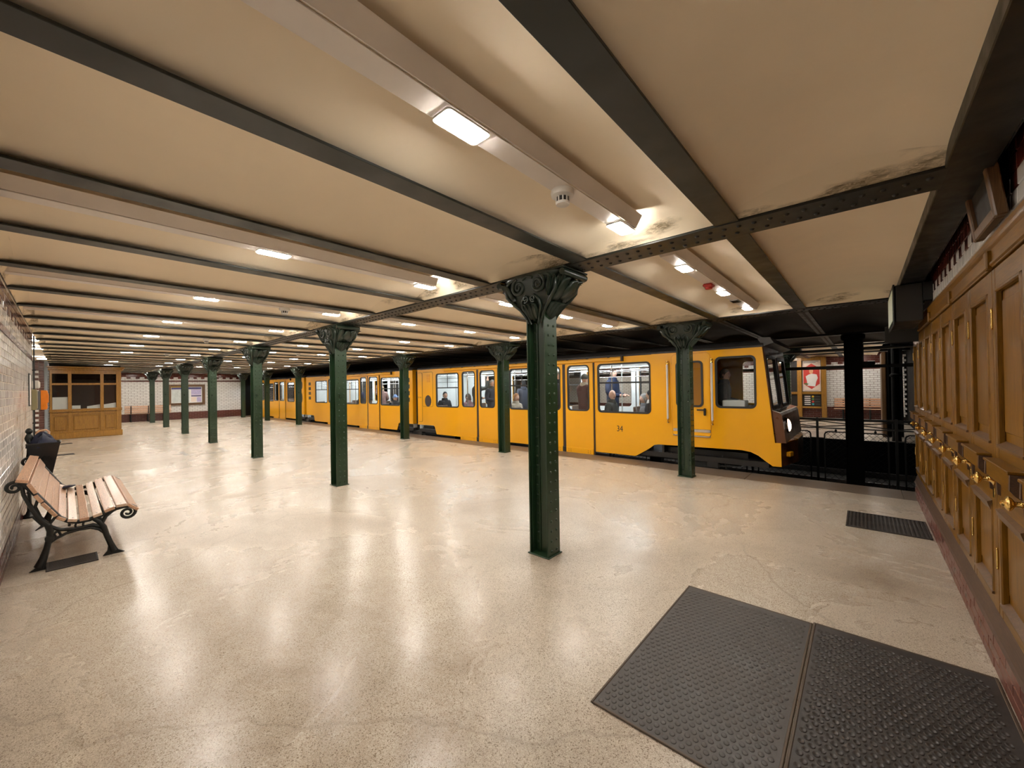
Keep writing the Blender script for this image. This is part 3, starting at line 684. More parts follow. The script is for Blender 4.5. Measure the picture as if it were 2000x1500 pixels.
def make_cabinet():
    t = thing('wall_cabinet', '', 'cabinet', (0, 0, 0)); Wd = 0.64; o = M['oak']
    MB().box(XD+0.03, 0.598, 0.0, Wd, 0.316, 2.20).build('carcass', M['walnut'], t)
    # door leaf: stiles and rails around two sunk panels
    g = 0.004; ya, yb = 0.10, 0.575
    for y0, y1 in ((g, ya), (yb, Wd-g)): MB().box(XD, XD+0.03, y0, y1, 0.318, 2.195, 0.003).build('door_stile', o, t)
    for z0, z1 in ((0.318, 0.40), (0.90, 1.25), (2.085, 2.195)): MB().box(XD+0.001, XD+0.03, ya, yb, z0, z1, 0.003).build('door_rail', M['oakx'], t)
    for z0, z1, nm in ((0.40, 0.90, 'lower_panel'), (1.25, 2.085, 'upper_panel')):
        b = MB().box(XD+0.022, XD+0.03, ya, yb, z0, z1)
        pa = b.build(nm, o, t)
        MB().box(XD+0.014, XD+0.024, ya+0.05, yb-0.05, z0+0.07, z1-0.07, 0.008).build('raised_field', o, pa)
        b = MB()
        for (y0, y1, q0, q1) in ((ya, ya+0.022, z0, z1), (yb-0.022, yb, z0, z1), (ya, yb, z1-0.022, z1)): b.box(XD-0.006, XD+0.024, y0, y1, q0, q1, 0.006)
        b.build('moulding', o, pa)
        MB().prism([(XD-0.010, z0-0.012), (XD-0.010, z0), (XD+0.022, z0+0.022), (XD+0.022, z0-0.012)], ya, yb, lambda u, v, d: Vector((u, d, v))).build('sill', M['walnut'], pa)
    # projecting hood above the knob and small ledge below
    h_ = MB().box(XD-0.048, XD+0.001, 0.105, 0.560, 1.085, 1.165, 0.004).box(XD-0.058, XD+0.001, 0.095, 0.570, 1.165, 1.180, 0.003).build('hood', M['oakx'], t)
    for y0 in (0.085, 0.560):
        MB().prism([(XD-0.050, 1.165), (XD-0.052, 1.095), (XD-0.035, 1.07), (XD-0.012, 1.05), (XD-0.010, 0.985), (XD+0.001, 0.98), (XD+0.001, 1.165)], y0, y0+0.02, lambda u, v, d: Vector((u, d, v))).build('hood_bracket', M['ledge'], h_)
    MB().prism([(XD-0.018, 0.895), (XD-0.020, 0.905), (XD+0.001, 0.915), (XD+0.001, 0.855), (XD-0.008, 0.86)], 0.11, 0.565, lambda u, v, d: Vector((u, d, v))).build('lower_ledge', M['walnut'], t)
    mk = Matrix.Translation((XD, 0.05, 1.045)) @ Matrix.Rotation(R(-90), 4, 'Y')
    b = MB().lathe([(0.0, 0.0), (0.034, 0.0), (0.034, 0.006), (0.020, 0.012), (0.013, 0.022), (0.016, 0.026), (0.012, 0.032), (0.012, 0.044), (0.022, 0.050), (0.031, 0.058), (0.033, 0.064), (0.027, 0.070), (0.014, 0.076), (0.011, 0.084), (0.0, 0.088)], mk, 20)
    b.build('knob', M['brass'], t, 40)
    MB().box(XD-0.004, XD+0.001, 0.033, 0.067, 0.94, 1.00, 0.004).build('keyhole_plate', M['brass'], t)
    for z in (0.62, 1.93):
        b = MB().tube([(XD-0.003, Wd, z-0.05), (XD-0.003, Wd, z+0.05)], 0.0045, 8)
        for e in (-0.055, 0.055): b.lathe([(0, -0.006), (0.006, 0), (0, 0.006)], Matrix.Translation((XD-0.003, Wd, z+e)), 8)
        b.build('hinge', M['brass'], t, 40)
    return t
c0 = make_cabinet()
for k in range(-3, 7):
    o = c0 if k == -3 else copy_tree(c0); o.location.y = 3.37+0.64*k
    o['label'] = ['tall oak wall cabinet beside the camera, first of the row', 'tall oak wall cabinet near the camera, second of the row', 'tall oak wall cabinet at the right picture edge, third of the row', 'tall oak wall cabinet with brass knob under the framed box',
                  'tall oak wall cabinet, fifth of the row beside the rubber mats', 'tall oak wall cabinet, sixth of the row', 'tall oak wall cabinet beside the dark floor grate, seventh of the row', 'tall oak wall cabinet, eighth of the row',
                  'tall oak wall cabinet, last but one before the tracks', 'tall oak wall cabinet at the platform edge, last of the row'][k+3]
    o['group'] = 'row of oak wall cabinets'
fr = MB().box(0.535, 0.598, 0.9, 7.86, 2.205, 2.345, 0.003)
fr.prism([(0.538, 2.295), (0.528, 2.32), (0.524, 2.335), (0.524, 2.360), (0.60, 2.366), (0.60, 2.30)], 0.9, 7.86, lambda u, v, d: Vector((u, d, v)))
fr.prism([(0.536, 2.212), (0.527, 2.220), (0.527, 2.232), (0.536, 2.24)], 0.9, 7.86, lambda u, v, d: Vector((u, d, v)))
o = fr.build('cabinet_cornice', M['oakx']); tag(o, 'long moulded oak cornice running over the cabinet row', 'cornice')
for k in range(-1, 4):
    tag(MB().box(0.515, 0.545, 3.37+1.28*k-0.035, 3.37+1.28*k+0.035, 2.20, 2.30, 0.006).build('cornice_bracket', M['oak']), 'small oak block under the cabinet cornice, %s from the camera' % ORD[k+1], 'bracket', 'cornice blocks')
# tile band above the cabinets
tw_, th_ = 0.118, 0.085
wb = MB().box(0.568, 0.60, 0.003, tw_-0.003, 0.003, th_-0.003, 0.004); to = wb.build('tile', M['tile']); wme = to.data; bpy.data.objects.remove(to)
rb = MB().box(0.568, 0.60, 0.003, tw_-0.003, 0.003, th_-0.003, 0.004); to = rb.build('tile', M['oxtile']); rme = to.data; bpy.data.objects.remove(to)
n = int((7.8-1.6)/tw_)
for i in range(n):
    y = 1.6+i*tw_
    link('tile', wme, wr, (0, y, 2.436)); link('tile', wme if i % 2 else rme, wr, (0, y, 2.436+th_)); link('tile', rme, wr, (0, y, 2.436+2*th_))
    for q in (3, 4): link('tile', rme if q == 3 else wme, wr, (0, y, 2.436+q*th_))
t = thing('framed_box', 'small oak framed glass box tilted above the cabinets', 'frame', (0.555, 3.30, 2.40))
mt = Matrix.Rotation(R(-7), 4, 'Y')
for (y0, y1, z0, z1) in ((-0.26, -0.205, 0, 0.36), (0.205, 0.26, 0, 0.36), (-0.205, 0.205, 0, 0.055), (-0.205, 0.205, 0.305, 0.36)):
    MB().box(-0.05, -0.005, y0, y1, z0+0.01, z1+0.01, 0.006, mt).build('frame_bar', M['walnut'], t)
MB().box(-0.03, -0.008, -0.205, 0.205, 0.06, 0.32, 0, mt).build('dark_pane', M['dark'], t)

# ------------------------------------------------------------------ floor fittings
def rubber_mat(x0, x1, y0, y1, label, pitch, rad, mat, holes):
    t = thing('rubber_mat', label, 'mat', ((x0+x1)/2, (y0+y1)/2, 0)); hx, hy = (x1-x0)/2, (y1-y0)/2
    MB().box(-hx+0.013, hx-0.013, -hy+0.013, hy-0.013, 0.0005, 0.006).build('sheet', mat, t)
    b = MB()
    for (a0, a1, c0_, c1) in ((-hx, -hx+0.013, -hy, hy), (hx-0.013, hx, -hy, hy), (-hx+0.013, hx-0.013, -hy, -hy+0.013), (-hx+0.013, hx-0.013, hy-0.013, hy)): b.box(a0, a1, c0_, c1, 0.0005, 0.009, 0.003)
    b.build('rim', M['brass_trim'], t)
    b = MB(); nx, ny = int((2*hx-0.06)/pitch), int((2*hy-0.06)/pitch)
    for i in range(nx):
        for j in range(ny):
            x, y = -hx+0.038+(i+0.5*(j % 2))*pitch, -hy+0.040+j*pitch
            if x > hx-0.035: continue
            seg = 10; o = len(b.v)
            if holes:   # raised ring, hollow in the middle
                prof = ((rad, 0.0055), (rad*0.88, 0.009), (rad*0.68, 0.009), (rad*0.5, 0.0063))
            else: prof = ((rad, 0.0055), (rad*0.92, 0.0078), (rad*0.78, 0.0085))
            vs = [(x+r_*math.cos(2*math.pi*k/seg), y+r_*1.15*math.sin(2*math.pi*k/seg), z) for r_, z in prof for k in range(seg)]
            m_ = len(prof); b.add(vs, [(q*seg+k, q*seg+(k+1) % seg, (q+1)*seg+(k+1) % seg, (q+1)*seg+k) for q in range(m_-1) for k in range(seg)]+[tuple((m_-1)*seg+k for k in range(seg))])
    stuff(b.build('studs', mat, t, 50)); return t
rubber_mat(-1.055, -0.272, 1.75, 3.265, 'large grey rubber floor mat with round studs, the one farther from the cabinets', 0.036, 0.0125, M['mat'], False)
rubber_mat(-0.268, 0.515, 1.75, 3.285, 'large dark rubber floor mat with hollow ring studs, the one touching the cabinet wall', 0.037, 0.0150, M['matdark'], True)
def grate(name, label, x0, x1, y0, y1, n, bw, cat='grate', group=None, along='y', mat=None):
    t = thing(name, label, cat, ((x0+x1)/2, (y0+y1)/2, 0), 0, group); hx, hy = (x1-x0)/2, (y1-y0)/2; mat = mat or M['matdark']
    MB().box(-hx, hx, -hy, hy, 0.0004, 0.002).build('pit', M['dark'], t)
    b = MB()
    for (a0, a1, c0_, c1) in ((-hx, -hx+0.015, -hy, hy), (hx-0.015, hx, -hy, hy), (-hx, hx, -hy, -hy+0.015), (-hx, hx, hy-0.015, hy)): b.box(a0, a1, c0_, c1, 0.0004, 0.010, 0.002)
    b.build('rim', mat, t)
    for i in range(n):
        if along == 'y': c = -hx+0.02+(i+0.5)*(2*hx-0.04)/n; MB().box(c-bw/2, c+bw/2, -hy+0.015, hy-0.015, 0.001, 0.008, 0.002).build('bar', mat, t)
        else: c = -hy+0.02+(i+0.5)*(2*hy-0.04)/n; MB().box(-hx+0.015, hx-0.015, c-bw/2, c+bw/2, 0.001, 0.008, 0.002).build('bar', mat, t)
grate('floor_grate', 'dark ribbed floor grate against the cabinets near the tracks', -0.165, 0.505, 5.73, 6.40, 19, 0.017)
grate('floor_grate', 'narrow dark floor grate under the near end of the slatted bench', -5.79, -5.51, -0.125, 0.205, 12, 0.012, along='y')
grate('floor_grate', 'small floor grate on the floor past the black bin', -15.85, -15.55, -0.2, 0.16, 7, 0.02)
grate('floor_grate', 'small floor grate in front of the ticket booth corner', -19.2, -18.95, -0.14, 0.15, 6, 0.02)
t = thing('floor_hatch', 'grey steel edged hatch set in the floor between bench and columns', 'hatch', (-13.15, 2.45, 0))
for (a0, a1, c0_, c1) in ((-0.50, -0.36, -0.47, 0.45), (0.36, 0.50, -0.47, 0.45)):
    pass
MB().box(-0.45, 0.45, -0.47, -0.36, 0.0005, 0.004, 0.001).build('edge_strip', M['steel'], t); MB().box(-0.45, 0.45, 0.36, 0.47, 0.0005, 0.004, 0.001).build('edge_strip', M['steel'], t)
MB().box(0.42, 0.47, -0.36, 0.36, 0.0005, 0.004, 0.001).build('edge_strip', M['steel'], t)

# ------------------------------------------------------------------ slatted park bench by the near wall
t = thing('park_bench', 'cast iron park bench with curved pine slats against the white tiled wall', 'bench', (-5.62, 0, 0))
slats = [((-0.29, 0.853), (-0.218, 0.832)), ((-0.209, 0.805), (-0.166, 0.712)), ((-0.172, 0.695), (-0.133, 0.625)), ((-0.132, 0.615), (-0.091, 0.549)), ((-0.090, 0.545), (-0.050, 0.478)), ((-0.050, 0.468), (0.003, 0.430)), ((0.012, 0.428), (0.073, 0.412)),
         ((0.085, 0.410), (0.147, 0.412)), ((0.168, 0.420), (0.230, 0.438)), ((0.245, 0.450), (0.316, 0.474)), ((0.330, 0.484), (0.408, 0.484)), ((0.425, 0.480), (0.50, 0.410))]
cen = [(0.5*(a[0]+b_[0]), 0.5*(a[1]+b_[1])) for a, b_ in slats]
for i, (a, b_) in enumerate(slats):
    d = Vector((b_[0]-a[0], b_[1]-a[1])).normalized(); nrm = Vector((-d.y, d.x)) if i < 99 else None
    if nrm.y < 0: nrm = -nrm
    P = [Vector(a), Vector(b_), Vector(b_)-nrm*0.028, Vector(a)-nrm*0.028]
    m = MB().prism([(p.x, p.y) for p in P], -2.03+random.uniform(-0.01, 0.01), 0.035+random.uniform(-0.008, 0.008), lambda u, v, d_: Vector((d_, u, v)))
    so = m.build('slat', M['slatlight'] if i in (6, 8, 10) else M['slat'], t); bv = so.modifiers.new('b', 'BEVEL'); bv.width = 0.005; bv.segments = 2
    sb = MB()
    for xx in (-0.02, -1.98):
        p = (Vector(a)+Vector(b_))/2; hemi(sb, (xx, p.x, p.y+0.001), 0.007, (2, 1), 0.5)
    sb.build('screws', M['steel'], so)
def side(xc):
    b = MB(); X3 = lambda P: [Vector((xc, p[0], p[1])) for p in P]
    under = [(-0.259, 0.805), (-0.205, 0.735), (-0.165, 0.665), (-0.12, 0.585), (-0.085, 0.52), (-0.04, 0.445), (0.02, 0.398), (0.08, 0.378), (0.15, 0.380), (0.23, 0.405), (0.31, 0.440), (0.39, 0.452), (0.44, 0.445), (0.475, 0.415)]
    b.tube(X3(under), 0.020, 8)
    b.tube([Vector((xc, p.y, p.z)) for p in spiral((0, -0.302, 0.776), 0.055, 0.010, 1.55, (0, -1, 0), (0, 0, 1), 28, start=R(150), sgn=-1)], [0.016-0.006*i/28 for i in range(29)], 7)
    b.tube(X3([(-0.259, 0.805), (-0.28, 0.826), (-0.305, 0.832)]), 0.018, 7)
    b.tube([Vector((xc, p.y, p.z)) for p in spiral((0, 0.415, 0.383), 0.062, 0.010, 1.6, (0, 1, 0), (0, 0, 1), 28, start=R(40), sgn=-1)], [0.016-0.006*i/28 for i in range(29)], 7)
    b.tube(X3([(-0.262, 0.79), (-0.25, 0.70), (-0.215, 0.60), (-0.178, 0.505), (-0.145, 0.44), (-0.110, 0.395)]), [0.014, 0.014, 0.016, 0.018, 0.022, 0.024], 8)
    b.tube(X3([(-0.165, 0.66), (-0.185, 0.58), (-0.155, 0.48), (-0.12, 0.42)]), 0.012, 7)
    b.tube(X3([(-0.06, 0.47), (-0.09, 0.42), (-0.11, 0.39)]), 0.012, 7)
    b.tube(X3([(-0.20, 0.49), (-0.17, 0.455), (-0.135, 0.40), (-0.185, 0.365)]), [0.006, 0.015, 0.02, 0.004], 7)
    # legs
    b.tube(X3([(-0.11, 0.395), (-0.095, 0.34), (-0.100, 0.28), (-0.118, 0.19), (-0.140, 0.10), (-0.165, 0.03)]), [0.024, 0.026, 0.024, 0.022, 0.028, 0.035], 8)
    b.prism([(-0.224, 0.0), (-0.120, 0.0), (-0.125, 0.03), (-0.112, 0.12), (-0.105, 0.2), (-0.128, 0.2), (-0.150, 0.10), (-0.185, 0.03)], -0.013, 0.013, lambda u, v, d: Vector((xc+d, u, v)))
    b.tube(X3([(0.17, 0.39), (0.215, 0.345), (0.245, 0.28), (0.262, 0.21), (0.285, 0.13), (0.315, 0.03)]), [0.018, 0.022, 0.024, 0.022, 0.022, 0.028], 8)
    b.prism([(0.238, 0.0), (0.392, 0.0), (0.345, 0.035), (0.312, 0.11), (0.290, 0.19), (0.262, 0.19), (0.275, 0.10), (0.268, 0.04)], -0.013, 0.013, lambda u, v, d: Vector((xc+d, u, v)))
    # arch and braces between the legs
    b.tube(X3([(-0.105, 0.385), (-0.04, 0.335), (0.04, 0.318), (0.10, 0.318), (0.17, 0.325), (0.235, 0.29)]), 0.016, 8)
    b.tube(X3([(-0.115, 0.22), (-0.06, 0.262), (0.0, 0.29), (0.08, 0.303), (0.16, 0.300), (0.215, 0.268), (0.255, 0.22)]), 0.013, 8)
    b.tube(X3([(0.235, 0.33), (0.26, 0.385), (0.31, 0.425), (0.36, 0.445)]), [0.018, 0.017, 0.013, 0.010], 8)
    b.tube(X3([(0.20, 0.40), (0.23, 0.36), (0.235, 0.31)]), 0.013, 7)
    for (y, z) in ((0.065, 0.355), (0.115, 0.352)): b.tube(X3([(y, 0.375), (y-0.008, 0.345), (y, 0.318)]), 0.009, 6)
    for (y0, z0, y1, z1) in ((-0.05, 0.33, -0.03, 0.275), (0.01, 0.32, 0.02, 0.29), (-0.09, 0.30, -0.03, 0.335), (0.20, 0.32, 0.18, 0.295), (-0.06, 0.262, -0.08, 0.32)): b.tube(X3([(y0, z0), (y1, z1)]), 0.010, 6)
    b.lathe([(0, -0.026), (0.03, -0.022), (0.034, 0), (0.03, 0.022), (0, 0.026)], Matrix.Translation((xc, -0.10, 0.275)) @ Matrix.Rotation(R(90), 4, 'Y'), 10)
    b.build('iron_side', M['black'], t, 60)
side(-0.0); side(-1.98)
MB().tube([(0, 0.02, 0.36), (-1.98, 0.02, 0.36)], 0.011, 8).build('tie_rod', M['black'], t)
o = tag(MB().prism([(-0.06, 0.0), (0.02, 0.0), (0.05, 0.012), (0.0, 0.018), (-0.05, 0.014)], -0.16, 0.14, lambda u, v, d: Vector((-7.35+d, 0.03+u, 0.452+v+0.02*math.sin(d*14)))).build('folded_cloth', M['navy']), 'dark blue folded cloth lying on the far end of the slatted bench', 'cloth')
o.location.z = -0.003

# ------------------------------------------------------------------ bin on its iron post, with umbrella
t = thing('litter_bin', 'flared black litter bin hung on a cast iron post beside the tiled wall', 'bin', (-8.15, -0.19, 0))
b = MB(); P0 = [(-0.105, -0.105), (0.105, -0.105), (0.105, 0.105), (-0.105, 0.105)]
def ring(hx, hy, z): return [(-hx, -hy, z), (hx, -hy, z), (hx, hy, z), (-hx, hy, z)]
vs = ring(0.085, 0.06, 0.46)+ring(0.16, 0.145, 0.955)+ring(0.150, 0.135, 0.955)+ring(0.075, 0.05, 0.50)
b.add(vs, [(3, 2, 1, 0)]+[(4*i+k, 4*i+(k+1) % 4, 4*i+4+(k+1) % 4, 4*i+4+k) for i in range(3) for k in range(4)]+[(12, 13, 14, 15)])
so = b.build('bin_body', M['bin'], t)
MB().box(-0.165, 0.165, -0.15, -0.135, 0.945, 0.965, 0.004).box(-0.165, 0.165, 0.135, 0.15, 0.945, 0.965, 0.004).box(-0.165, -0.15, -0.135, 0.135, 0.945, 0.965, 0.004).box(0.15, 0.165, -0.135, 0.135, 0.945, 0.965, 0.004).build('rim', M['bin'], t)
MB().lathe([(0, 0), (0.07, 0), (0.07, 0.02), (0.035, 0.05), (0.022, 0.09), (0.018, 0.3), (0.026, 0.32), (0.018, 0.34), (0.018, 0.72), (0.030, 0.76), (0.022, 0.82), (0.018, 0.96), (0.034, 1.0), (0.040, 1.03), (0.028, 1.07), (0.02, 1.085), (0.034, 1.11), (0.032, 1.135), (0.018, 1.155), (0, 1.16)], Matrix.Translation((0.02, -0.125, 0)), 14).build('iron_post', M['black'], t, 40)
MB().tube([(0.02, -0.12, 0.9), (0.02, -0.06, 0.72)], 0.012, 8).tube(spiral((0.02, -0.12, 0.98), 0.05, 0.015, 1.2, (1, 0, 0), (0, 0, 1), 16), 0.009, 6).build('hook', M['black'], t, 60)
b = MB(); vs = []; nr, ns = 9, 22; random.seed(11)
for i in range(nr):
    f_ = i/(nr-1)
    for k in range(ns):
        a = 2*math.pi*k/ns; rad = 0.14*math.sin(f_*math.pi/2)**0.8*(1+0.12*math.sin(a*5+f_*3)); vs.append((rad*1.05*math.cos(a), rad*0.95*math.sin(a), 0.955+0.11*math.cos(f_*math.pi/2)*(1+0.25*math.sin(a*3+1))-0.05*f_+0.012*math.sin(a*9+f_*6)))
b.add(vs, [(i*ns+k, i*ns+(k+1) % ns, (i+1)*ns+(k+1) % ns, (i+1)*ns+k) for i in range(nr-1) for k in range(ns)]+[tuple((nr-1)*ns+k for k in range(ns))])
o = tag(b.build('crumpled_bag', M['navy'], None, 40), 'crumpled dark blue bag heaped on top of the black bin', 'bag'); o.location = (-8.15, -0.20, 0)
t = thing('wooden_hook', 'orange brown curved wooden handle in front of the brick pier', 'handle', (-10.9, -0.26, 0))
MB().tube([(0, -0.02, 0.0), (0, 0.0, 0.35), (0, 0.035, 0.66), (0, 0.06, 0.86), (0, 0.065, 0.925), (0, 0.03, 0.965), (0, -0.05, 0.955), (0, -0.085, 0.90)], 0.017, 9).build('curved_handle', M['slat'], t, 60)
# boxes at the end of the tiled wall
t = thing('ticket_validator', 'orange and grey ticket validator at the end of the tiled wall', 'validator', (-10.75, -0.30, 1.33))
MB().box(-0.10, 0.10, -0.05, 0.02, 0.0, 0.325, 0.008).build('grey_housing', M['grey'], t)
MB().prism([(0.02, 0.0), (0.085, 0.0), (0.095, 0.03), (0.092, 0.11), (0.108, 0.13), (0.108, 0.26), (0.095, 0.315), (0.085, 0.335), (0.02, 0.335)], -0.10, 0.10, lambda u, v, d: Vector((d, u, v))).build('orange_front', M['orange'], t)
MB().box(0.05, 0.128, -0.11, -0.065, 0.05, 0.27, 0.004).box(0.05, 0.09, -0.08, -0.04, 0.05, 0.27, 0.004).build('wall_bracket', M['grey'], t)
t = thing('switch_box', 'olive green switch box on the edge of the tiled wall', 'box', (-10.33, YL, 1.34))
MB().box(-0.12, 0.12, 0.001, 0.055, 0, 0.34, 0.006).build('housing', M['olive'], t); MB().box(-0.10, 0.10, 0.055, 0.062, 0.02, 0.32, 0.003).build('lid', M['olive'], t)
t = thing('pale_box', 'small pale box above the orange validator at the wall end', 'box', (-10.74, -0.345, 1.70))
MB().box(-0.10, 0.118, -0.06, 0.05, 0.0, 0.13, 0.012).build('housing', M['white'], t); MB().box(-0.06, 0.06, 0.05, 0.056, 0.02, 0.11, 0.003).build('lid', M['white'], t)
t = thing('wall_conduit', 'thin dark vertical pipe on the end of the tiled wall', 'pipe', (-10.58, YL+0.02, 0))
MB().tube([(0, 0, 0.0), (0, 0, 2.6)], 0.009, 8).build('pipe_run', M['black'], t, 60); b = MB()
for z in (0.4, 1.1, 2.0, 2.4): b.box(-0.025, 0.025, -0.02, 0.02, z, z+0.02)
b.build('pipe_clips', M['black'], t)
t = thing('notice_frame', 'narrow pale notice in a thin dark frame on the tiled wall beside the olive box', 'notice', (-9.75, YL, 1.42))
for (x0, x1, z0, z1) in ((-0.25, -0.235, 0, 0.5), (0.235, 0.25, 0, 0.5), (-0.235, 0.235, 0, 0.015), (-0.235, 0.235, 0.485, 0.5)): MB().box(x0, x1, 0.001, 0.012, z0, z1, 0.002).build('frame_bar', M['black'], t)
MB().box(-0.235, 0.235, 0.001, 0.008, 0.015, 0.485).build('sheet', M['paper'], t)

# ------------------------------------------------------------------ ticket booth
t = thing('ticket_booth', 'honey coloured oak ticket booth with glazed upper half and panelled base', 'booth', (-21.2, 0, 0))
BW = M['booth']; Y0, Y1 = -0.36, 1.42
MB().box(-1.6, -0.05, Y0+0.03, Y1-0.03, 0, 0.85).build('carcass', M['walnut'], t)
MB().box(-1.6, -1.55, Y0+0.03, Y1-0.03, 0.85, 2.42).box(-1.6, -0.05, Y0+0.02, Y0+0.05, 0.85, 2.42).build('back_wall', M['curtain'], t)
MB().box(-1.6, 0.02, Y1-0.03, Y1, 0.22, 0.95).box(-0.07, 0.0, Y1-0.04, Y1, 0.95, 2.42).box(-1.6, -1.5, Y1-0.04, Y1, 0.95, 2.42).box(-1.5, -0.07, Y1-0.03, Y1-0.01, 2.30, 2.42).build('side_panel', BW, t)
MB().box(-1.65, 0.03, Y0-0.02, Y1+0.03, 0, 0.21, 0.012).build('plinth', BW, t)
b = MB()
for y0, y1 in ((Y0, -0.305), (0.065, 0.155), (0.865, 0.955), (1.285, Y1)): b.box(-0.05, 0.012, y0, y1, 0.21, 2.42, 0.006)
b.build('post', BW, t)
b = MB()
for z0, z1 in ((0.21, 0.25), (0.84, 0.94), (1.91, 1.98), (2.31, 2.42)): b.box(-0.045, 0.008, Y0, Y1, z0, z1, 0.004)
b.build('rail', BW, t)
MB().box(-0.09, 0.07, Y0-0.02, Y1+0.02, 0.95, 1.0, 0.008).box(-0.09, 0.045, Y0-0.01, Y1+0.01, 1.0, 1.05, 0.006).build('counter', BW, t)
b = MB().box(-1.66, 0.05, Y0-0.03, Y1+0.03, 2.42, 2.455, 0.006).box(-1.68, 0.085, Y0-0.05, Y1+0.06, 2.455, 2.52, 0.015).box(-1.70, 0.12, Y0-0.07, Y1+0.09, 2.52, 2.575, 0.01); b.build('cornice', BW, t)
for y0, y1 in ((-0.305, 0.065), (0.155, 0.865), (0.955, 1.285)):
    pn = MB().box(-0.05, -0.025, y0, y1, 0.25, 0.84).build('panel', BW, t); MB().box(-0.03, 0.0, y0+0.04, y1-0.04, 0.30, 0.79, 0.018).build('raised_field', BW, pn)
    MB().box(-0.028, -0.022, y0, y1, 1.05, 1.91).build('window_pane', M['glass'], t); MB().box(-0.028, -0.022, y0, y1, 1.98, 2.31).build('window_pane', M['dglass'], t)
MB().box(-1.5, -0.1, Y0+0.06, Y1-0.05, 0.86, 0.90).build('desk', M['walnut'], t)
for y0, y1, z1, lb in ((-0.30, 0.06, 1.48, 'tall white card standing behind the left booth window'), (0.16, 0.37, 1.17, 'small white card behind the middle booth window, on the left'), (0.53, 0.86, 1.19, 'wide white card behind the middle booth window, on the right'), (0.96, 1.28, 1.24, 'pale sloping card behind the right booth window')):
    o = MB().prism([(y0, 0.90), (y1, 0.90), (y1, z1), (y0, z1-(0.06 if 'wide' in lb or 'sloping' in lb else 0))], 0, 0.02, lambda u, v, d: Vector((-21.31+d, u, v))).build('paper_card', M['paper']); tag(o, lb, 'card')
MB().box(-1.66, -0.2, Y0-0.06, Y1, 2.576, 2.64).build('roof_board', M['dark'], t)
# ------------------------------------------------------------------ benches and frames on the end walls
def wall_bench(name, label, L, mat):
    t = thing(name, label, 'bench', (0, 0, 0))
    for i in range(4): MB().box(-L/2, L/2, 0.10+0.012*i, 0.125+0.012*i, 0.50+i*0.10, 0.575+i*0.10, 0.006).build('slat', mat, t)
    for i in range(4): MB().box(-L/2, L/2, -0.33+i*0.105, -0.245+i*0.105, 0.425, 0.45, 0.006).build('slat', mat, t)
    for x in (-L/2+0.25, 0, L/2-0.25):
        b = MB().tube([(x, 0.17, 0.88), (x, 0.12, 0.46), (x, -0.30, 0.41)], 0.022, 8).tube([(x, -0.25, 0.41), (x, -0.27, 0)], 0.024, 8).tube([(x, 0.08, 0.41), (x, 0.10, 0)], 0.024, 8); b.build('iron_leg', M['black'], t, 60)
    return t
wb1 = wall_bench('wall_bench', 'long pale wooden bench against the far end wall', 1.9, M['slat']); wb1.location = (-29.7, 3.05, 0); wb1.rotation_euler.z = R(-90)
wb2 = copy_tree(wb1); wb2.location = (0.22, 22.25, 0); wb2.rotation_euler.z = 0; wb2['label'] = 'long orange brown wooden bench on the opposite platform'
for ch in wb2.children: ch.scale.x = 1.22
t = thing('map_frame', 'wide brown wooden notice frame with map and timetable on the far end wall', 'notice', (-29.985, 4.78, 0.82))
for (y0, y1, z0, z1) in ((-0.86, -0.72, 0, 1.22), (0.72, 0.86, 0, 1.22), (-0.72, 0.72, 0, 0.13), (-0.72, 0.72, 1.09, 1.22)): MB().box(0.0, 0.08, y0, y1, z0, z1, 0.012).build('frame_bar', M['walnut'], t)
MB().box(0.0, 0.02, -0.72, 0.72, 0.13, 1.09).build('backing', M['paper'], t)
for nm, (y0, y1, z0, z1), m in (('yellow_strip', (-0.72, -0.10, 1.05, 1.09), 'pyel'), ('blue_header', (-0.70, 0.68, 0.93, 1.05), 'pblue'), ('map_sheet', (-0.68, 0.12, 0.16, 0.92), 'pmap'), ('timetable_sheet', (0.20, 0.68, 0.60, 0.91), 'plil'), ('dark_band', (0.20, 0.68, 0.50, 0.57), 'pblue'), ('small_sheet', (0.20, 0.43, 0.18, 0.46), 'ppink'), ('small_sheet', (0.47, 0.68, 0.18, 0.46), 'plil')):
    MB().box(0.02, 0.026, y0, y1, z0, z1).build(nm, M[m], t)
# poster case across the tracks
t = thing('poster_case', 'brown wooden poster case with red poster on the opposite platform', 'poster case', (-1.79, 22.40, 0))
for (x0, x1, z0, z1) in ((-1.02, -0.86, 0.02, 2.72), (-0.45, -0.28, 0.02, 2.72), (0.42, 0.60, 0.02, 2.72)): MB().box(x0, x1, -0.14, 0.06, z0, z1, 0.01).build('post', M['booth'], t)
for z0, z1 in ((0.42, 0.50), (1.05, 1.16), (2.58, 2.72)): MB().box(-0.86, 0.42, -0.12, 0.06, z0, z1, 0.01).build('rail', M['booth'], t)
MB().box(-0.86, -0.45, -0.02, 0.02, 0.50, 2.58).build('side_pane', M['dark'], t)
MB().box(-0.28, 0.42, 0.0, 0.03, 0.5, 2.58).build('backing', M['dark'], t)
ps = MB().box(-0.26, 0.40, -0.02, 0.0, 1.18, 2.57).build('poster', M['ppink'], t)
f = lambda x, z, d: (x, -0.024-d, z)
pl('hexagon', [(0.07, 1.28), (0.36, 1.52), (0.36, 2.22), (0.07, 2.44), (-0.22, 2.22), (-0.22, 1.52)], [], 0.004, M['pred'], ps, 0, f)
f = lambda x, z, d: (x, -0.029-d, z)
pl('white_figure', [(-0.08, 1.44), (0.20, 1.40), (0.24, 1.62), (0.30, 1.78), (0.26, 1.94), (0.10, 1.98), (-0.02, 1.95), (-0.14, 1.86), (-0.10, 1.66)], [], 0.004, M['paper'], ps, 0, f)
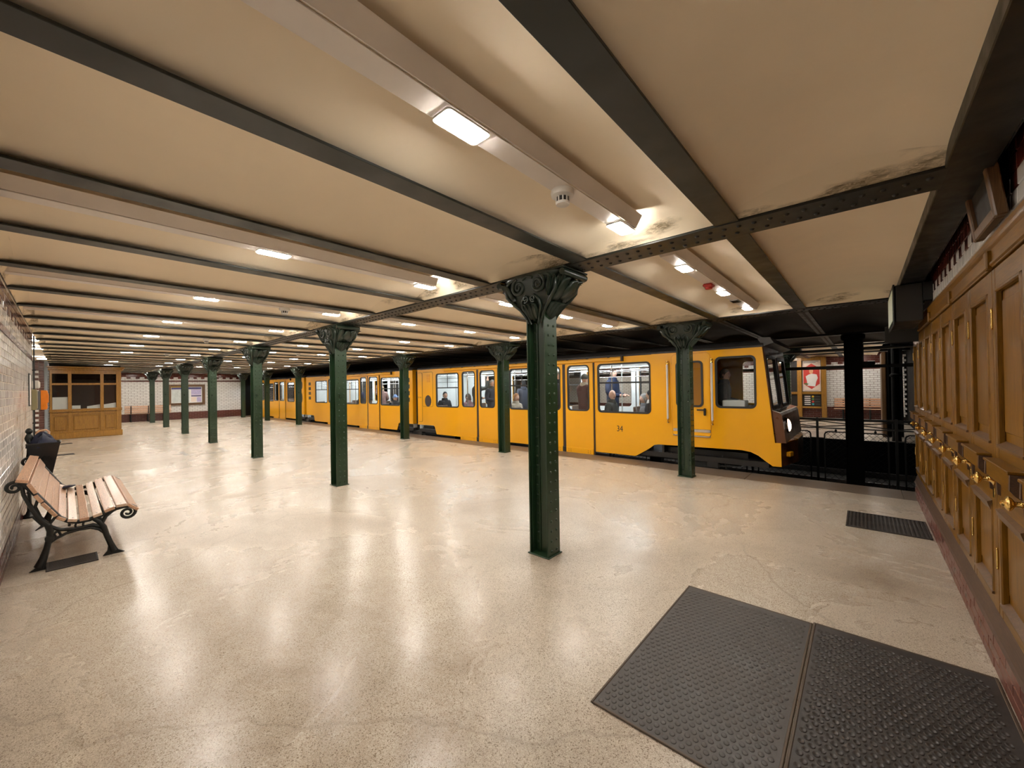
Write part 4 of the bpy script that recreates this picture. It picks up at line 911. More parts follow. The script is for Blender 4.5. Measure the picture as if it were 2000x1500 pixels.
pl('tan_figure', ellipse(0.06, 2.10, 0.075, 0.13, 16), [], 0.004, M['ptan'], ps, 0, f)
pl('green_leaf', [(-0.20, 1.50), (-0.06, 1.47), (-0.04, 1.53), (-0.18, 1.56)], [], 0.004, M['pgreen'], ps, 0, f)
for i in range(2): MB().box(-0.20, 0.33-0.1*i, -0.026, -0.02, 2.515-0.05*i, 2.54-0.05*i).build('text_line', M['grey'], ps)
MB().box(-0.20, 0.32, -0.026, -0.02, 1.21, 1.225).build('text_line', M['grey'], ps)
ip = MB().box(-0.26, 0.40, -0.025, 0.0, 0.52, 1.04).build('line_board', M['dark'], t)
for i in range(5): MB().box(-0.20, 0.02, -0.03, -0.025, 0.57+i*0.09, 0.615+i*0.09).build('white_line', M['paper'], ip)
for i, m in enumerate(('pteal', 'pred', 'pgreen', 'pyel')):
    MB().lathe([(0, 0), (0.045, 0), (0.045, 0.006), (0, 0.006)], Matrix.Translation((0.11, -0.025, 0.60+i*0.115)) @ Matrix.Rotation(R(90), 4, 'X'), 12).build('colour_dot', M[m], ip)
    MB().box(0.18, 0.36, -0.03, -0.025, 0.595+i*0.115, 0.605+i*0.115).build('text_line', M['grey'], ip)

# ------------------------------------------------------------------ metro train
TY, TY2 = 8.15, 10.45
tr = thing('metro_train', 'yellow metro train with black framed windows standing at the platform', 'train', (0, 0, 0))
TR = (0, TY, 0)
def arch_outline(x0, x1, front=False):
    """side outline of a car body, x0 rear end, x1 front end"""
    if front: return [(x0, 0.34), (-10.72, 0.35), (-10.66, 0.31), (-10.56, 0.07), (-3.68, 0.07), (-3.40, 0.24), (-3.27, 0.34), (-3.18, 0.36), (-1.66, 0.385), (-1.52, 0.365), (-1.40, 0.31), (-1.30, 0.23), (-1.19, 0.15), (-1.06, 0.15), (-1.065, 0.555), (-1.15, 0.556), (-1.315, 2.25), (x0, 2.25)]
    return [(x0, 0.34), (x0+0.85, 0.35), (x0+0.92, 0.31), (x0+1.02, 0.07), (x1-1.02, 0.07), (x1-0.92, 0.31), (x1-0.85, 0.35), (x1, 0.34), (x1, 2.25), (x0, 2.25)]
def win(parent, name, x0, x1, z0, z1, r=0.09, bar=None, y=TY, pane='glass', frame='rubber', fw=0.035, mull=None):
    f = pl(name, rrect(x0, x1, z0, z1, r), [rrect(x0+fw, x1-fw, z0+fw, z1-fw, max(0.02, r-fw*0.6))], 0.05, M[frame], parent, y)
    pl('pane', rrect(x0+fw*0.8, x1-fw*0.8, z0+fw*0.8, z1-fw*0.8, max(0.02, r-fw*0.6)), [], 0.006, M[pane], f, 0.004)
    if bar: MB().box(x0+fw, x1-fw, -0.014, 0.014, bar-0.018, bar+0.018, 0.003).build('window_bar', M[frame], f)
    if mull: MB().box(mull-0.006, mull+0.006, -0.008, 0.008, bar or z0+fw, z1-fw).build('mullion', M[frame], f)
    return f
def door_leaf(parent, x0, x1, wx0, wx1):
    d = pl('door', rrect(x0, x1, -0.02, 2.125, 0.012, 2), [rrect(wx0, wx1, 1.0, 2.09, 0.10)], 0.035, M['yellow'], parent, TY-0.028)
    win(d, 'door_window', wx0, wx1, 1.0, 2.09, 0.10, None, 0, fw=0.028)
    MB().box(x0+0.005, x1-0.005, -0.030, -0.016, -0.015, 0.125, 0.004).build('kick_plate', M['yellow'], d)
    b = MB()
    for xx in (x0+0.08, x0+0.14, x1-0.14, x1-0.08):
        for z in (0.03, 0.075): hemi(b, (xx, -0.030, z), 0.009, (1, -1), 0.6, 6)
    b.build('bolts', M['browng'], d); return d
def car(x0, x1, wins, doors, front=False, rail_spans=()):
    holes = [rrect(a, b_, z0, z1, 0.09) for a, b_, z0, z1, bar, mu in wins]+[[(a, -0.5+0.58), (b_, 0.08), (b_, 2.10), (a, 2.10)] for a, b_, _ in doors]
    out = arch_outline(x0, x1, front); holes2 = []
    # doors cut through the sill: drop to the body's lower edge
    body = pl('body_side', out, holes, 0.03, M['yellow'], tr, TY)
    fo = [(x, z) for x, z in out]
    pl('body_side', fo, [rrect(a, b_, z0, z1, 0.09) for a, b_, z0, z1, bar, mu in wins if a > -40]+[rrect(a+0.12, b_-0.12, 1.0, 2.07, 0.09) for a, b_, _ in doors], 0.03, M['yellow'], tr, TY2)
    xe = -3.1 if front else x1
    hl = [rrect(a-0.01, b_+0.01, z0-0.01, z1+0.01, 0.09) for a, b_, z0, z1, bar, mu in wins if b_ < xe-0.1 and a > x0+0.1]
    lo = [(x0+0.06, 0.42), (xe, 0.42), (xe, 2.24), (x0+0.06, 2.24)]
    pl('lining', lo, hl+[[(a-0.02, 0.46), (b_+0.02, 0.46), (b_+0.02, 2.11), (a-0.02, 2.11)] for a, b_, _ in doors], 0.012, M['inner'], tr, TY+0.024)
    pl('lining', lo, hl+[rrect(a+0.12, b_-0.12, 1.0, 2.07, 0.09) for a, b_, _ in doors], 0.012, M['inner'], tr, TY2-0.03)
    for a, b_, z0, z1, bar, mu in wins:
        cab = front and a > -2.2
        win(tr, 'window', a, b_, z0, z1, 0.09, bar, TY-0.002, mull=mu)
        if not cab: win(tr, 'far_window', a, b_, z0, z1, 0.09, bar, TY2)
    for a, b_, seam in doors:
        door_leaf(tr, a, seam-0.045, a+0.09, seam-0.10); door_leaf(tr, seam+0.045, b_, seam+0.10, b_-0.09)
        MB().box(seam-0.045, seam+0.045, TY-0.035, TY-0.005, 0.0, 2.125).box(a-0.03, a, TY-0.02, TY+0.01, 0.03, 2.12).box(b_, b_+0.035, TY-0.03, TY+0.01, 0.0, 2.13).build('door_seal', M['browng'], tr)
        MB().box(seam-0.07, seam+0.07, TY-0.055, TY-0.01, -0.015, 0.13, 0.02).build('seal_boot', M['rubber'], tr)
    for a, b_ in rail_spans:
        MB().box(a, b_, TY-0.075, TY-0.012, 2.135, 2.215, 0.014).build('door_rail_cover', M['yellow'], tr)
        b = MB(); xx = a+0.3
        while xx < b_: b.box(xx, xx+0.05, TY-0.05, TY-0.02, 2.21, 2.228); xx += 0.55
        b.box(b_-0.03, b_+0.012, TY-0.085, TY-0.01, 2.125, 2.235, 0.004).build('rail_brackets', M['browng'], tr)
    xr = -1.3 if front else x1
    prof = [(TY-0.03, 2.235), (TY-0.02, 2.27), (TY+0.10, 2.34), (TY+0.45, 2.40), (9.3, 2.42), (TY2-0.45, 2.40), (TY2-0.10, 2.34), (TY2+0.02, 2.27), (TY2+0.03, 2.235)]
    MB().prism(prof, x0, xr, lambda u, v, d: Vector((d, u, v))).build('roof', M['roof'], tr, 30)
    MB().box(x0+0.03, xe, TY+0.02, TY2-0.03, 2.215, 2.23).build('inner_ceiling', M['inner'], tr)
    MB().box(x0+0.03, x1-(0.1 if front else 0.03), TY+0.02, TY2-0.02, 0.10, 0.20).build('inner_floor', M['dark'], tr)
    for y in (8.75, 9.85): MB().box(x0+0.4, xe-0.3, y-0.07, y+0.07, 2.195, 2.213).build('light_strip', M['tube'], tr)
    # handrails and poles
    for y in (8.62, 9.95):
        b = MB().tube([(x0+0.4, y, 2.0), (xe-0.25, y, 2.0)], 0.015, 8)
        b.build('hand_rail', M['chrome'], tr, 60)
    for a, b_, seam in doors:
        for x in (a-0.22, b_+0.22):
            for y in (8.62, 9.95): MB().tube([(x, y, 0.2), (x, y, 2.21)], 0.016, 8).build('pole', M['chrome'], tr, 60)
            MB().box(x-0.01, x+0.01, TY+0.05, 8.6, 0.2, 0.95).build('draught_screen', M['inner'], tr)
    for a, b_, z0, z1, bar, mu in wins:
        if not (front and a > -3.2):
            for z in (1.78, 1.90): MB().tube([(a-0.02, TY+0.07, z), (b_+0.02, TY+0.07, z)], 0.008, 6).build('window_rail', M['chrome'], tr, 60)
            for x in (a+0.3, b_-0.28): MB().tube([(x, 8.75, 0.64), (x, 8.75, 2.2)], 0.014, 8).build('pole', M['inner'], tr, 60)
    # seats: pairs facing along the car beside the windows
    for a, b_, z0, z1, bar, mu in wins:
        if front and a > -3.2: continue
        for yy in ((TY+0.06, 8.58), (9.98, TY2-0.06)):
            xm = (a+b_)/2
            for s in (-1, 1):
                xb = xm+s*(b_-a)/2
                MB().box(xb-s*0.42, xb-s*0.02, yy[0], yy[1], 0.56, 0.64, 0.02).box(xb-s*0.06, xb+s*0.0, yy[0], yy[1], 0.60, 1.02, 0.02).box(xb-s*0.30, xb-s*0.1, yy[0]+0.1, yy[1]-0.1, 0.2, 0.56).build('seat', M['seat'], tr)
    MB().box(x0+0.3, xe-0.2, 9.7, 9.76, 2.10, 2.17).build('far_rail', M['steel'], tr)
    MB().box(x0+0.5, x1-0.6, TY+0.35, TY2-0.35, 0.02, 0.10).build('underframe', M['dark'], tr)
# car 1 (with the cab)
car(-11.6, -1.15, [(-4.57, -3.32, 0.98, 2.09, 1.655, None), (-7.30, -6.42, 0.98, 2.09, 1.63, -6.86), (-10.56, -9.42, 0.97, 2.07, 1.60, -9.98), (-2.08, -1.41, 1.14, 2.10, None, None)],
    [(-6.33, -4.68, -5.48), (-9.33, -7.74, -8.55)], True, [(-10.1, -3.93)])
# car 2
car(-21.2, -11.9, [(-20.08, -18.75, 0.97, 2.03, 1.60, -19.4), (-17.1, -15.75, 0.96, 2.02, 1.60, -16.4), (-14.03, -12.70, 0.96, 2.03, 1.60, -13.3)], [(-15.66, -14.12, -14.98), (-18.66, -17.2, -17.93)], False, [(-19.2, -13.2)])
# car 3
car(-31.5, -21.5, [(-23.75, -22.75, 0.97, 2.03, 1.60, None), (-27.3, -25.95, 0.96, 2.02, 1.60, -26.6), (-30.4, -28.9, 0.96, 2.03, 1.60, -29.6)], [(-25.85, -24.05, -24.95), (-28.8, -27.4, -28.1)], False, [(-29.0, -23.2)])
for x0, x1 in ((-11.9, -11.6), (-21.5, -21.2)):
    b = MB()
    for i in range(4): b.box(x0+0.02+i*0.07, x0+0.055+i*0.07, TY+0.12, TY2-0.12, 0.35, 2.2, 0.01)
    b.box(x0, x1, TY+0.16, TY2-0.16, 0.4, 2.15); b.build('gangway_bellows', M['rubber'], tr)
for x in (-11.59, -11.91, -21.21, -21.49): (MB().box(x-0.012, x+0.012, TY, TY2, 0.34, 2.25).build('end_wall', M['yellow'], tr), MB().box(x+(0.02 if x in (-11.59, -21.21+0.0) and False else (0.02 if x in (-11.59,) or x == -21.21 and False else -0.04 if x in (-11.91, -21.49) else 0.02)), x+(0.03 if x not in (-11.91, -21.49) else -0.03), TY+0.04, TY2-0.05, 0.2, 2.22).build('end_lining', M['inner'], tr))
# equipment panels on the car ends
for x0, x1, nm in ((-11.30, -10.74, 1), (-11.57, -11.33, 0)):
    p = pl('hatch_panel', rrect(x0, x1, 0.98 if nm else 0.45, 2.13, 0.05, 3), [], 0.008, M['yellow'], tr, TY-0.019)
    pl('hatch_seam', rrect(x0-0.008, x1+0.008, (0.98 if nm else 0.45)-0.008, 2.138, 0.055, 3), [rrect(x0, x1, 0.98 if nm else 0.45, 2.13, 0.05, 3)], 0.004, M['browng'], p, 0.0)
    if nm:
        pl('oval_opening', ellipse(-10.99, 1.165, 0.175, 0.195), [], 0.006, M['browng'], p, -0.005)
        b = MB()
        for i in range(5): b.box(-11.05, -10.88, -0.012, -0.003, 1.80+i*0.055, 1.83+i*0.055)
        b.build('vent_louvres', M['yellow2'], p)
for xc, sg in ((-12.2, 1), (-20.75, 1)):
    for i in range(4): MB().box(xc-0.13, xc+0.13, TY-0.022, TY-0.012, 1.12+i*0.235, 1.27+i*0.235, 0.004).build('air_vent', M['browng'], tr)
pl('oval_opening', ellipse(-21.78, 1.85, 0.12, 0.2), [], 0.006, M['browng'], tr, TY-0.02); pl('oval_opening', ellipse(-21.82, 1.2, 0.14, 0.26), [], 0.006, M['browng'], tr, TY-0.02)
text_mesh('fleet_number', '34', 0.185, M['browng'], tr, Matrix.Translation((-4.035, TY-0.0165, 0.63)) @ Matrix.Rotation(R(90), 4, 'X'), 0.0015, sx=0.82)
text_mesh('lettering', 'D  N 1', 0.07, M['browng'], tr, Matrix.Translation((-11.45, TY-0.024, 1.28)) @ Matrix.Rotation(R(90), 4, 'X'), 0.001)
MB().box(-11.4, -3.3, TY-0.019, TY-0.014, 2.228, 2.236).build('gutter', M['browng'], tr)
# driver's cab: door, rails, step, front
cdn = pl('cab_door', rrect(-2.88, -2.17, 0.575, 2.19, 0.07), [rrect(-2.80, -2.29, 1.15, 2.05, 0.08)], 0.012, M['yellow'], tr, TY-0.018)
pl('door_gap', rrect(-2.892, -2.158, 0.563, 2.202, 0.08), [rrect(-2.88, -2.17, 0.575, 2.19, 0.07)], 0.006, M['yellow2'], cdn, 0.002)
win(cdn, 'door_window', -2.80, -2.29, 1.15, 2.05, 0.08, None, 0.0, pane='dglass')
MB().box(-2.40, -2.26, -0.07, -0.03, 1.085, 1.11, 0.006).box(-2.285, -2.245, -0.05, -0.005, 0.99, 1.13, 0.01).build('door_handle', M['rubber'], cdn)
MB().box(-2.87, -2.17, TY-0.03, TY-0.012, 0.66, 0.72, 0.004).box(-2.87, -2.17, TY-0.05, TY-0.012, 0.575, 0.60, 0.004).build('step_plate', M['chrome'], tr); MB().box(-2.87, -2.17, TY-0.022, TY-0.012, 0.60, 0.66).build('step_recess', M['browng'], tr)
for x in (-2.955, -2.125):
    b = MB().tube([(x, TY-0.075, 0.90), (x, TY-0.075, 2.0)], 0.021, 10); h = b.build('grab_rail', M['slatlight'] if False else M['trough'], tr, 60)
    for za, zb_, ze in ((0.83, 0.90, 0.83), (2.06, 2.0, 2.06)):
        b = MB()
        for z in (za, zb_): b.lathe([(0, -0.012), (0.024, -0.012), (0.026, 0), (0.024, 0.012), (0, 0.012)], Matrix.Translation((x, TY-0.07, z)), 10)
        b.tube([(x, TY-0.072, zb_), (x, TY-0.072, za), (x, TY-0.01, ze)], 0.015, 8); b.build('rail_mount', M['brass'], h, 60)
FX = lambda z: -1.15-0.0974*(z-0.555)
f = lambda u, v, d: (FX(v)+d, TY+u, v)
W_ = TY2-TY
pl('cab_front', [(0, 0.555), (W_, 0.555), (W_, 2.25), (0, 2.25)], [rrect(0.12, 1.06, 1.15, 2.08, 0.06, 3), rrect(1.24, W_-0.12, 1.15, 2.08, 0.06, 3)], 0.04, M['brown_shade'], tr, 0, f)  # train yellow, painted brown for the shade on the front
for u0, u1 in ((0.12, 1.06), (1.24, W_-0.12)):
    fw_ = pl('windscreen', rrect(u0-0.02, u1+0.02, 1.13, 2.10, 0.07, 3), [rrect(u0+0.03, u1-0.03, 1.18, 2.05, 0.05, 3)], 0.06, M['rubber'], tr, 0, f)
    pl('pane', rrect(u0+0.02, u1-0.02, 1.17, 2.06, 0.05, 3), [], 0.008, M['glass'], fw_, 0, f)
    MB().tube([(FX(1.16)+0.06, TY+u0+0.5, 1.16), (FX(1.7)+0.06, TY+u0+0.3, 1.75)], 0.010, 6).build('wiper', M['rubber'], fw_)
MB().prism([(-1.31, 2.235), (-1.30, 2.25), (-1.15, 2.30), (-1.2, 2.40), (-1.4, 2.41)], TY+0.05, TY2-0.05, lambda u, v, d: Vector((u, d, v))).build('front_visor', M['roof'], tr)
hs = MB().prism([(-1.20, 0.56), (-0.99, 0.56), (-1.045, 1.03), (-1.075, 1.075), (-1.20, 1.12)], TY+0.01, TY2-0.01, lambda u, v, d: Vector((u, d, v))).build('lamp_housing', M['brown_shade'], tr)
MB().prism([(-1.205, 1.115), (-1.07, 1.07), (-1.075, 1.085), (-1.205, 1.13)], TY+0.01, TY2-0.01, lambda u, v, d: Vector((u, d, v))).build('chrome_top', M['chrome'], hs)
for y in (TY+0.33,):
    mh = Matrix.Translation((-1.035, y, 0.84)) @ Matrix.Rotation(R(84), 4, 'Y')
    hl = MB().lathe([(0, -0.02), (0.135, -0.02), (0.14, 0.03), (0.125, 0.05), (0.12, 0.035), (0, 0.03)], mh, 24).build('headlight', M['chrome'], tr, 40)
    MB().lathe([(0, 0.03), (0.115, 0.034), (0.10, 0.06), (0.06, 0.078), (0, 0.085)], mh, 20).build('headlight_lens', M['headl'], hl, 50)
pts = [(-1.2, TY+0.016), (-1.062, TY+0.016), (-0.90, TY+0.75), (-0.90, TY2-0.75), (-1.06, TY2), (-1.2, TY2)]
MB().prism(pts, 0.15, 0.55, lambda u, v, d: Vector((u, v, d))).build('bumper_skirt', M['brown_shade'], tr)
MB().prism([(u-0.02, v) for u, v in pts], 0.55, 0.565, lambda u, v, d: Vector((u+0.02, v, d))).build('bumper_top', M['yellow2'], tr)
mi = Matrix.Translation((-0.99, TY+0.28, 0.345)) @ Matrix.Rotation(R(-12), 4, 'Z')
MB().box(-0.015, 0.05, -0.075, 0.075, -0.04, 0.04, 0.008, mi).build('indicator_lamp', M['yellow'], tr)
MB().box(-3.12, -3.08, TY+0.03, TY2-0.03, 0.2, 2.22).build('cab_wall', M['dark'], tr); MB().box(-3.08, -1.4, TY+0.03, TY2-0.03, 2.20, 2.22).box(-3.05, -1.35, TY2-0.05, TY2-0.03, 0.2, 1.1).box(-2.0, -1.3, TY+0.2, TY2-0.1, 0.9, 1.1).build('cab_lining', M['dark'], tr)
MB().box(-2.0, -1.62, TY+0.12, TY+0.42, 1.12, 1.28, 0.01).build('cab_box', M['paper'], tr)
MB().box(-2.75, -2.3, 8.7, 9.2, 0.55, 0.68, 0.03).box(-2.8, -2.72, 8.7, 9.2, 0.6, 1.2, 0.02).build('driver_seat', M['dark'], tr)
# bogies
for xc, wb in ((-2.35, 0.62), (-11.75, 0.62), (-21.35, 0.62)):
    bg = MB().box(xc-1.0, xc+1.0, TY+0.14, TY+0.24, -0.28, -0.06, 0.03).box(xc-0.25, xc+0.25, TY+0.05, TY+0.2, -0.15, 0.12, 0.03).box(xc-0.95, xc-0.65, TY+0.04, TY+0.15, -0.36, -0.14, 0.03).box(xc+0.65, xc+0.95, TY+0.04, TY+0.15, -0.36, -0.14, 0.03).box(xc-0.75, xc+0.75, TY+0.2, TY+0.26, 0.12, 0.3).build('bogie', M['black'], tr)
    b = MB()
    for s in (-1, 1):
        for i in range(7): b.tube([(xc+s*0.36+0.045*math.cos(a*1.57+i*6.28), TY+0.10+0.045*math.sin(a*1.57+i*6.28), -0.08+(i+a/4)*0.032) for a in range(5)], 0.012, 5, False)
    b.build('spring', M['black'], bg, 60)
    for s in (-1, 1):
        wm = Matrix.Translation((xc+s*0.8, TY+0.24, -0.42)) @ Matrix.Rotation(R(90), 4, 'X')
        MB().lathe([(0, 0), (0.10, 0), (0.12, 0.02), (0.12, -0.01), (0.34, -0.01), (0.36, 0.03), (0.36, -0.08), (0, -0.08)][::-1], wm, 24).build('wheel', M['rubber'], bg, 40)
    MB().box(xc+0.08, xc+0.30, TY+0.03, TY+0.10, -0.02, 0.14, 0.02).build('axle_box', M['rubber'], bg)
    MB().tube([(xc-0.6, TY+0.06, 0.22), (xc-0.5, TY+0.05, 0.02), (xc-0.15, TY+0.06, -0.02), (xc+0.5, TY+0.05, 0.05)], 0.014, 6).tube([(xc+0.35, TY+0.06, 0.25), (xc+0.42, TY+0.05, 0.0), (xc+0.6, TY+0.05, -0.1)], 0.012, 6).build('brake_hose', M['rubber'], bg, 60)

# ------------------------------------------------------------------ track side
for i, y in enumerate((8.58, 10.02, 12.2, 13.64)):
    o = MB().box(-33, 5.5, y-0.03, y+0.03, -0.86, -0.72, 0.008).build('rail', M['rail']); tag(o, ['running rail under the train, platform side', 'running rail under the train, far side', 'running rail of the empty track, near side', 'running rail of the empty track beside the opposite platform'][i], 'rail')
t = thing('track_fence', 'black ornamental iron fence between the two tracks', 'fence', (0, YMID+0.05, 0)); B_ = M['black']
for i in range(-4, 5):
    x = -0.78+1.29*i; MB().box(x-0.022, x+0.022, -0.02, 0.02, -0.88, 0.80).build('post', B_, t)
    a, c = x+0.022, x+1.268
    MB().box(a, c, -0.03, 0.03, 0.735, 0.785, 0.006).build('top_rail', B_, t); MB().box(a, c, -0.012, 0.012, 0.555, 0.58).build('mid_rail', B_, t)
    xm = (a+c)/2
    MB().tube([(a, 0, 0.725), (c, 0, 0.59)], 0.011, 6).build('cross_bar', B_, t); MB().tube([(a, 0.001, 0.59), (c, 0.001, 0.725)], 0.011, 6).build('cross_bar', B_, t)
    MB().prism([(xm-0.065, 0.657), (xm, 0.622), (xm+0.065, 0.657), (xm, 0.692)], -0.018, 0.018, lambda u, v, d: Vector((u, d, v))).build('diamond', B_, t)
    fr_ = pl('mesh_panel', rrect(a+0.09, c-0.09, -0.8, 0.50, 0.09), [rrect(a+0.115, c-0.115, -0.775, 0.475, 0.075)], 0.03, B_, t)
    b = MB(); x0, x1, z0, z1 = a+0.1, c-0.1, -0.78, 0.49; p_ = 0.115; w_ = x1-x0; h = z1-z0
    for sg in (1, -1):
        k = -h
        while k < w_:
            s0, s1 = max(0, k), min(w_, k+h); za, zb_ = s0-k, s1-k
            if s1 > s0+0.01:
                q0, q1 = (x0+s0, z0+za), (x0+s1, z0+zb_)
                if sg < 0: q0, q1 = (x1-s0, z0+za), (x1-s1, z0+zb_)
                b.tube([(q0[0], 0, q0[1]), (q1[0], 0, q1[1])], 0.0035, 4, False)
            k += p_
    stuff(b.build('wire_mesh', B_, fr_))
    b = MB()
    for xx in (a+0.3, c-0.3): b.lathe([(0, 0.49), (0.018, 0.50), (0.024, 0.52), (0.012, 0.545), (0, 0.56)], Matrix.Translation((xx, 0, 0)), 8)
    b.build('finial', B_, t, 60); MB().box(a, a+0.09, -0.01, 0.01, 0.33, 0.35).box(c-0.09, c, -0.01, 0.01, 0.33, 0.35).build('panel_clamp', B_, t)
t = thing('overhead_conductor', 'black overhead conductor bar above the empty track', 'conductor', (0, 12.9, 0))
MB().box(-33, 5, -0.03, 0.03, 1.92, 2.0, 0.01).build('conductor_bar', B_, t)
for x in (-8, -4, 0.02, 3): MB().box(x-0.22, x+0.22, -0.05, 0.05, 2.0, 2.08, 0.01).tube([(x, 0, 2.08), (x, 0, 2.65)], 0.015, 6).build('insulator', B_, t)
for i, (y, z, r_) in enumerate(((11.9, 2.35, 0.02), (12.0, 2.45, 0.015), (13.6, 2.42, 0.022))):
    tag(MB().tube([(-33, y, z), (-8, y, z-0.03), (5.5, y, z+0.02)], r_, 6).build('overhead_cable', M['steel'] if i == 2 else B_), ['dark cable above the empty track, lower one beside the middle columns', 'thin dark cable above the empty track, upper one beside the middle columns', 'pale grey cable above the opposite platform edge'][i], 'cable')
# hanging monitor, mirror and sign
t = thing('hanging_monitor', 'black monitor box hanging in the corner by the cabinets and the tracks', 'monitor', (0.275, 6.02, 2.24))
MB().box(0.004, 0.222, 0, 0.96, 0.0, 0.40, 0.008).build('case', M['rubber'], t)
MB().box(-0.012, 0.004, -0.02, 0.98, -0.03, 0.41, 0.005).build('bezel', M['black'], t); MB().box(-0.015, -0.012, 0.05, 0.91, 0.02, 0.36).build('screen', M['green_scr'], t)
MB().box(0.222, 0.30, 0.0, 0.06, 0.205, 0.40, 0.004).build('wall_bracket', M['black'], t)
t = thing('inspection_mirror', 'small tilted mirror hanging under the black monitor', 'mirror', (0.44, 7.13, 2.20)); mm = Matrix.Rotation(R(-70), 4, 'X')
MB().box(-0.21, 0.16, -0.11, 0.11, -0.012, 0, 0.003, mm).build('frame', M['black'], t); MB().box(-0.195, 0.145, -0.095, 0.095, 0.0, 0.003, 0, mm).build('mirror_glass', M['dmirror'], t)
MB().tube([(0, 0.02, 0.02), (0, 0.03, 0.10)], 0.012, 6).build('hanger', M['black'], t)
# far side fittings
t = thing('wooden_screen', 'upright brown wooden screen end on the opposite platform', 'screen', (0.46, 15.6, 0))
MB().box(-0.05, 0.05, -0.15, 0.9, 0, 2.42, 0.02).build('board', M['walnut'], t); MB().box(0.05, 0.10, -0.1, 0.9, 0, 2.42).box(0.1, 0.40, 0.1, 0.14, 0.0, 2.6).build('dark_back', M['soot'], t)
t = thing('signal_post', 'black cylindrical post behind the fence beside the wooden screen', 'post', (0.66, 13.9+0.7, 0))
MB().lathe([(0, 0), (0.10, 0), (0.09, 0.1), (0.085, 1.7), (0.12, 1.72), (0.12, 1.76), (0.08, 1.8), (0.08, 2.6), (0, 2.6)], None, 14).build('pole', M['soot'], t, 40)
# lamps on the opposite platform; unseen edge row added to light its floor
op0 = make_lamp(M['oplamp']); n = 0
for k in range(0, 6):
    for i, y in enumerate((14.75, 17.2, 20.3, 21.6)):
        o = op0 if n == 0 else copy_tree(op0); n += 1; o.location = (BX(2*k)-0.565, y, 2.70+0.012)
        o['label'] = 'lit lamp over the opposite platform, row %s from the far wall, %s from the right' % (['four (added)', 'three', 'two', 'one'][i], ORD[k]); o['group'] = 'lamps over the opposite platform'
        tag(MB().box(-0.08, 0.08, -0.16, 0.16, 0.008, 0.05, 0.006).build('lamp_box', M['trough'], o), '', '') if False else MB().box(-0.08, 0.08, -0.16, 0.16, 0.008, 0.09, 0.006).build('lamp_box', M['trough'], o)

# ------------------------------------------------------------------ people in the train
SK = dict(pale=pm('skin_pale', (0.62, 0.36, 0.26), 0.5, var=0.06), warm=pm('skin_warm', (0.52, 0.29, 0.19), 0.5, var=0.06))
LIP = pm('lips', (0.36, 0.13, 0.11), 0.5); EYE = pm('eyes', (0.02, 0.015, 0.012), 0.2); SHOE = pm('shoes', (0.015, 0.013, 0.012), 0.5)
HAIR = dict(black=cloth('black_hair', (0.012, 0.010, 0.009)), grey=cloth('grey_hair', (0.26, 0.24, 0.22)), ginger=cloth('ginger_hair', (0.30, 0.13, 0.05)), blond=cloth('blond_hair', (0.42, 0.32, 0.19)), brown=cloth('brown_hair', (0.05, 0.028, 0.017)))
CL = dict(black=cloth('black_coat', (0.018, 0.018, 0.019)), navy=cloth('navy_jumper', (0.014, 0.022, 0.058)), greygreen=cloth('dark_olive_coat', (0.050, 0.050, 0.042)), maroon=cloth('maroon_coat', (0.085, 0.035, 0.030)), beige=cloth('beige_coat', (0.40, 0.33, 0.25)),
          white=cloth('white_shirt', (0.62, 0.61, 0.58)), pink=cloth('dusty_pink_coat', (0.33, 0.20, 0.18)), grey=cloth('grey_coat', (0.14, 0.14, 0.145)), jeans=cloth('dark_trousers', (0.03, 0.032, 0.045)), blue=cloth('blue_cloth', (0.16, 0.26, 0.48)), rose=cloth('brown_rose_coat', (0.17, 0.085, 0.085)), stripe=cloth('dark_puffer', (0.035, 0.037, 0.05)))
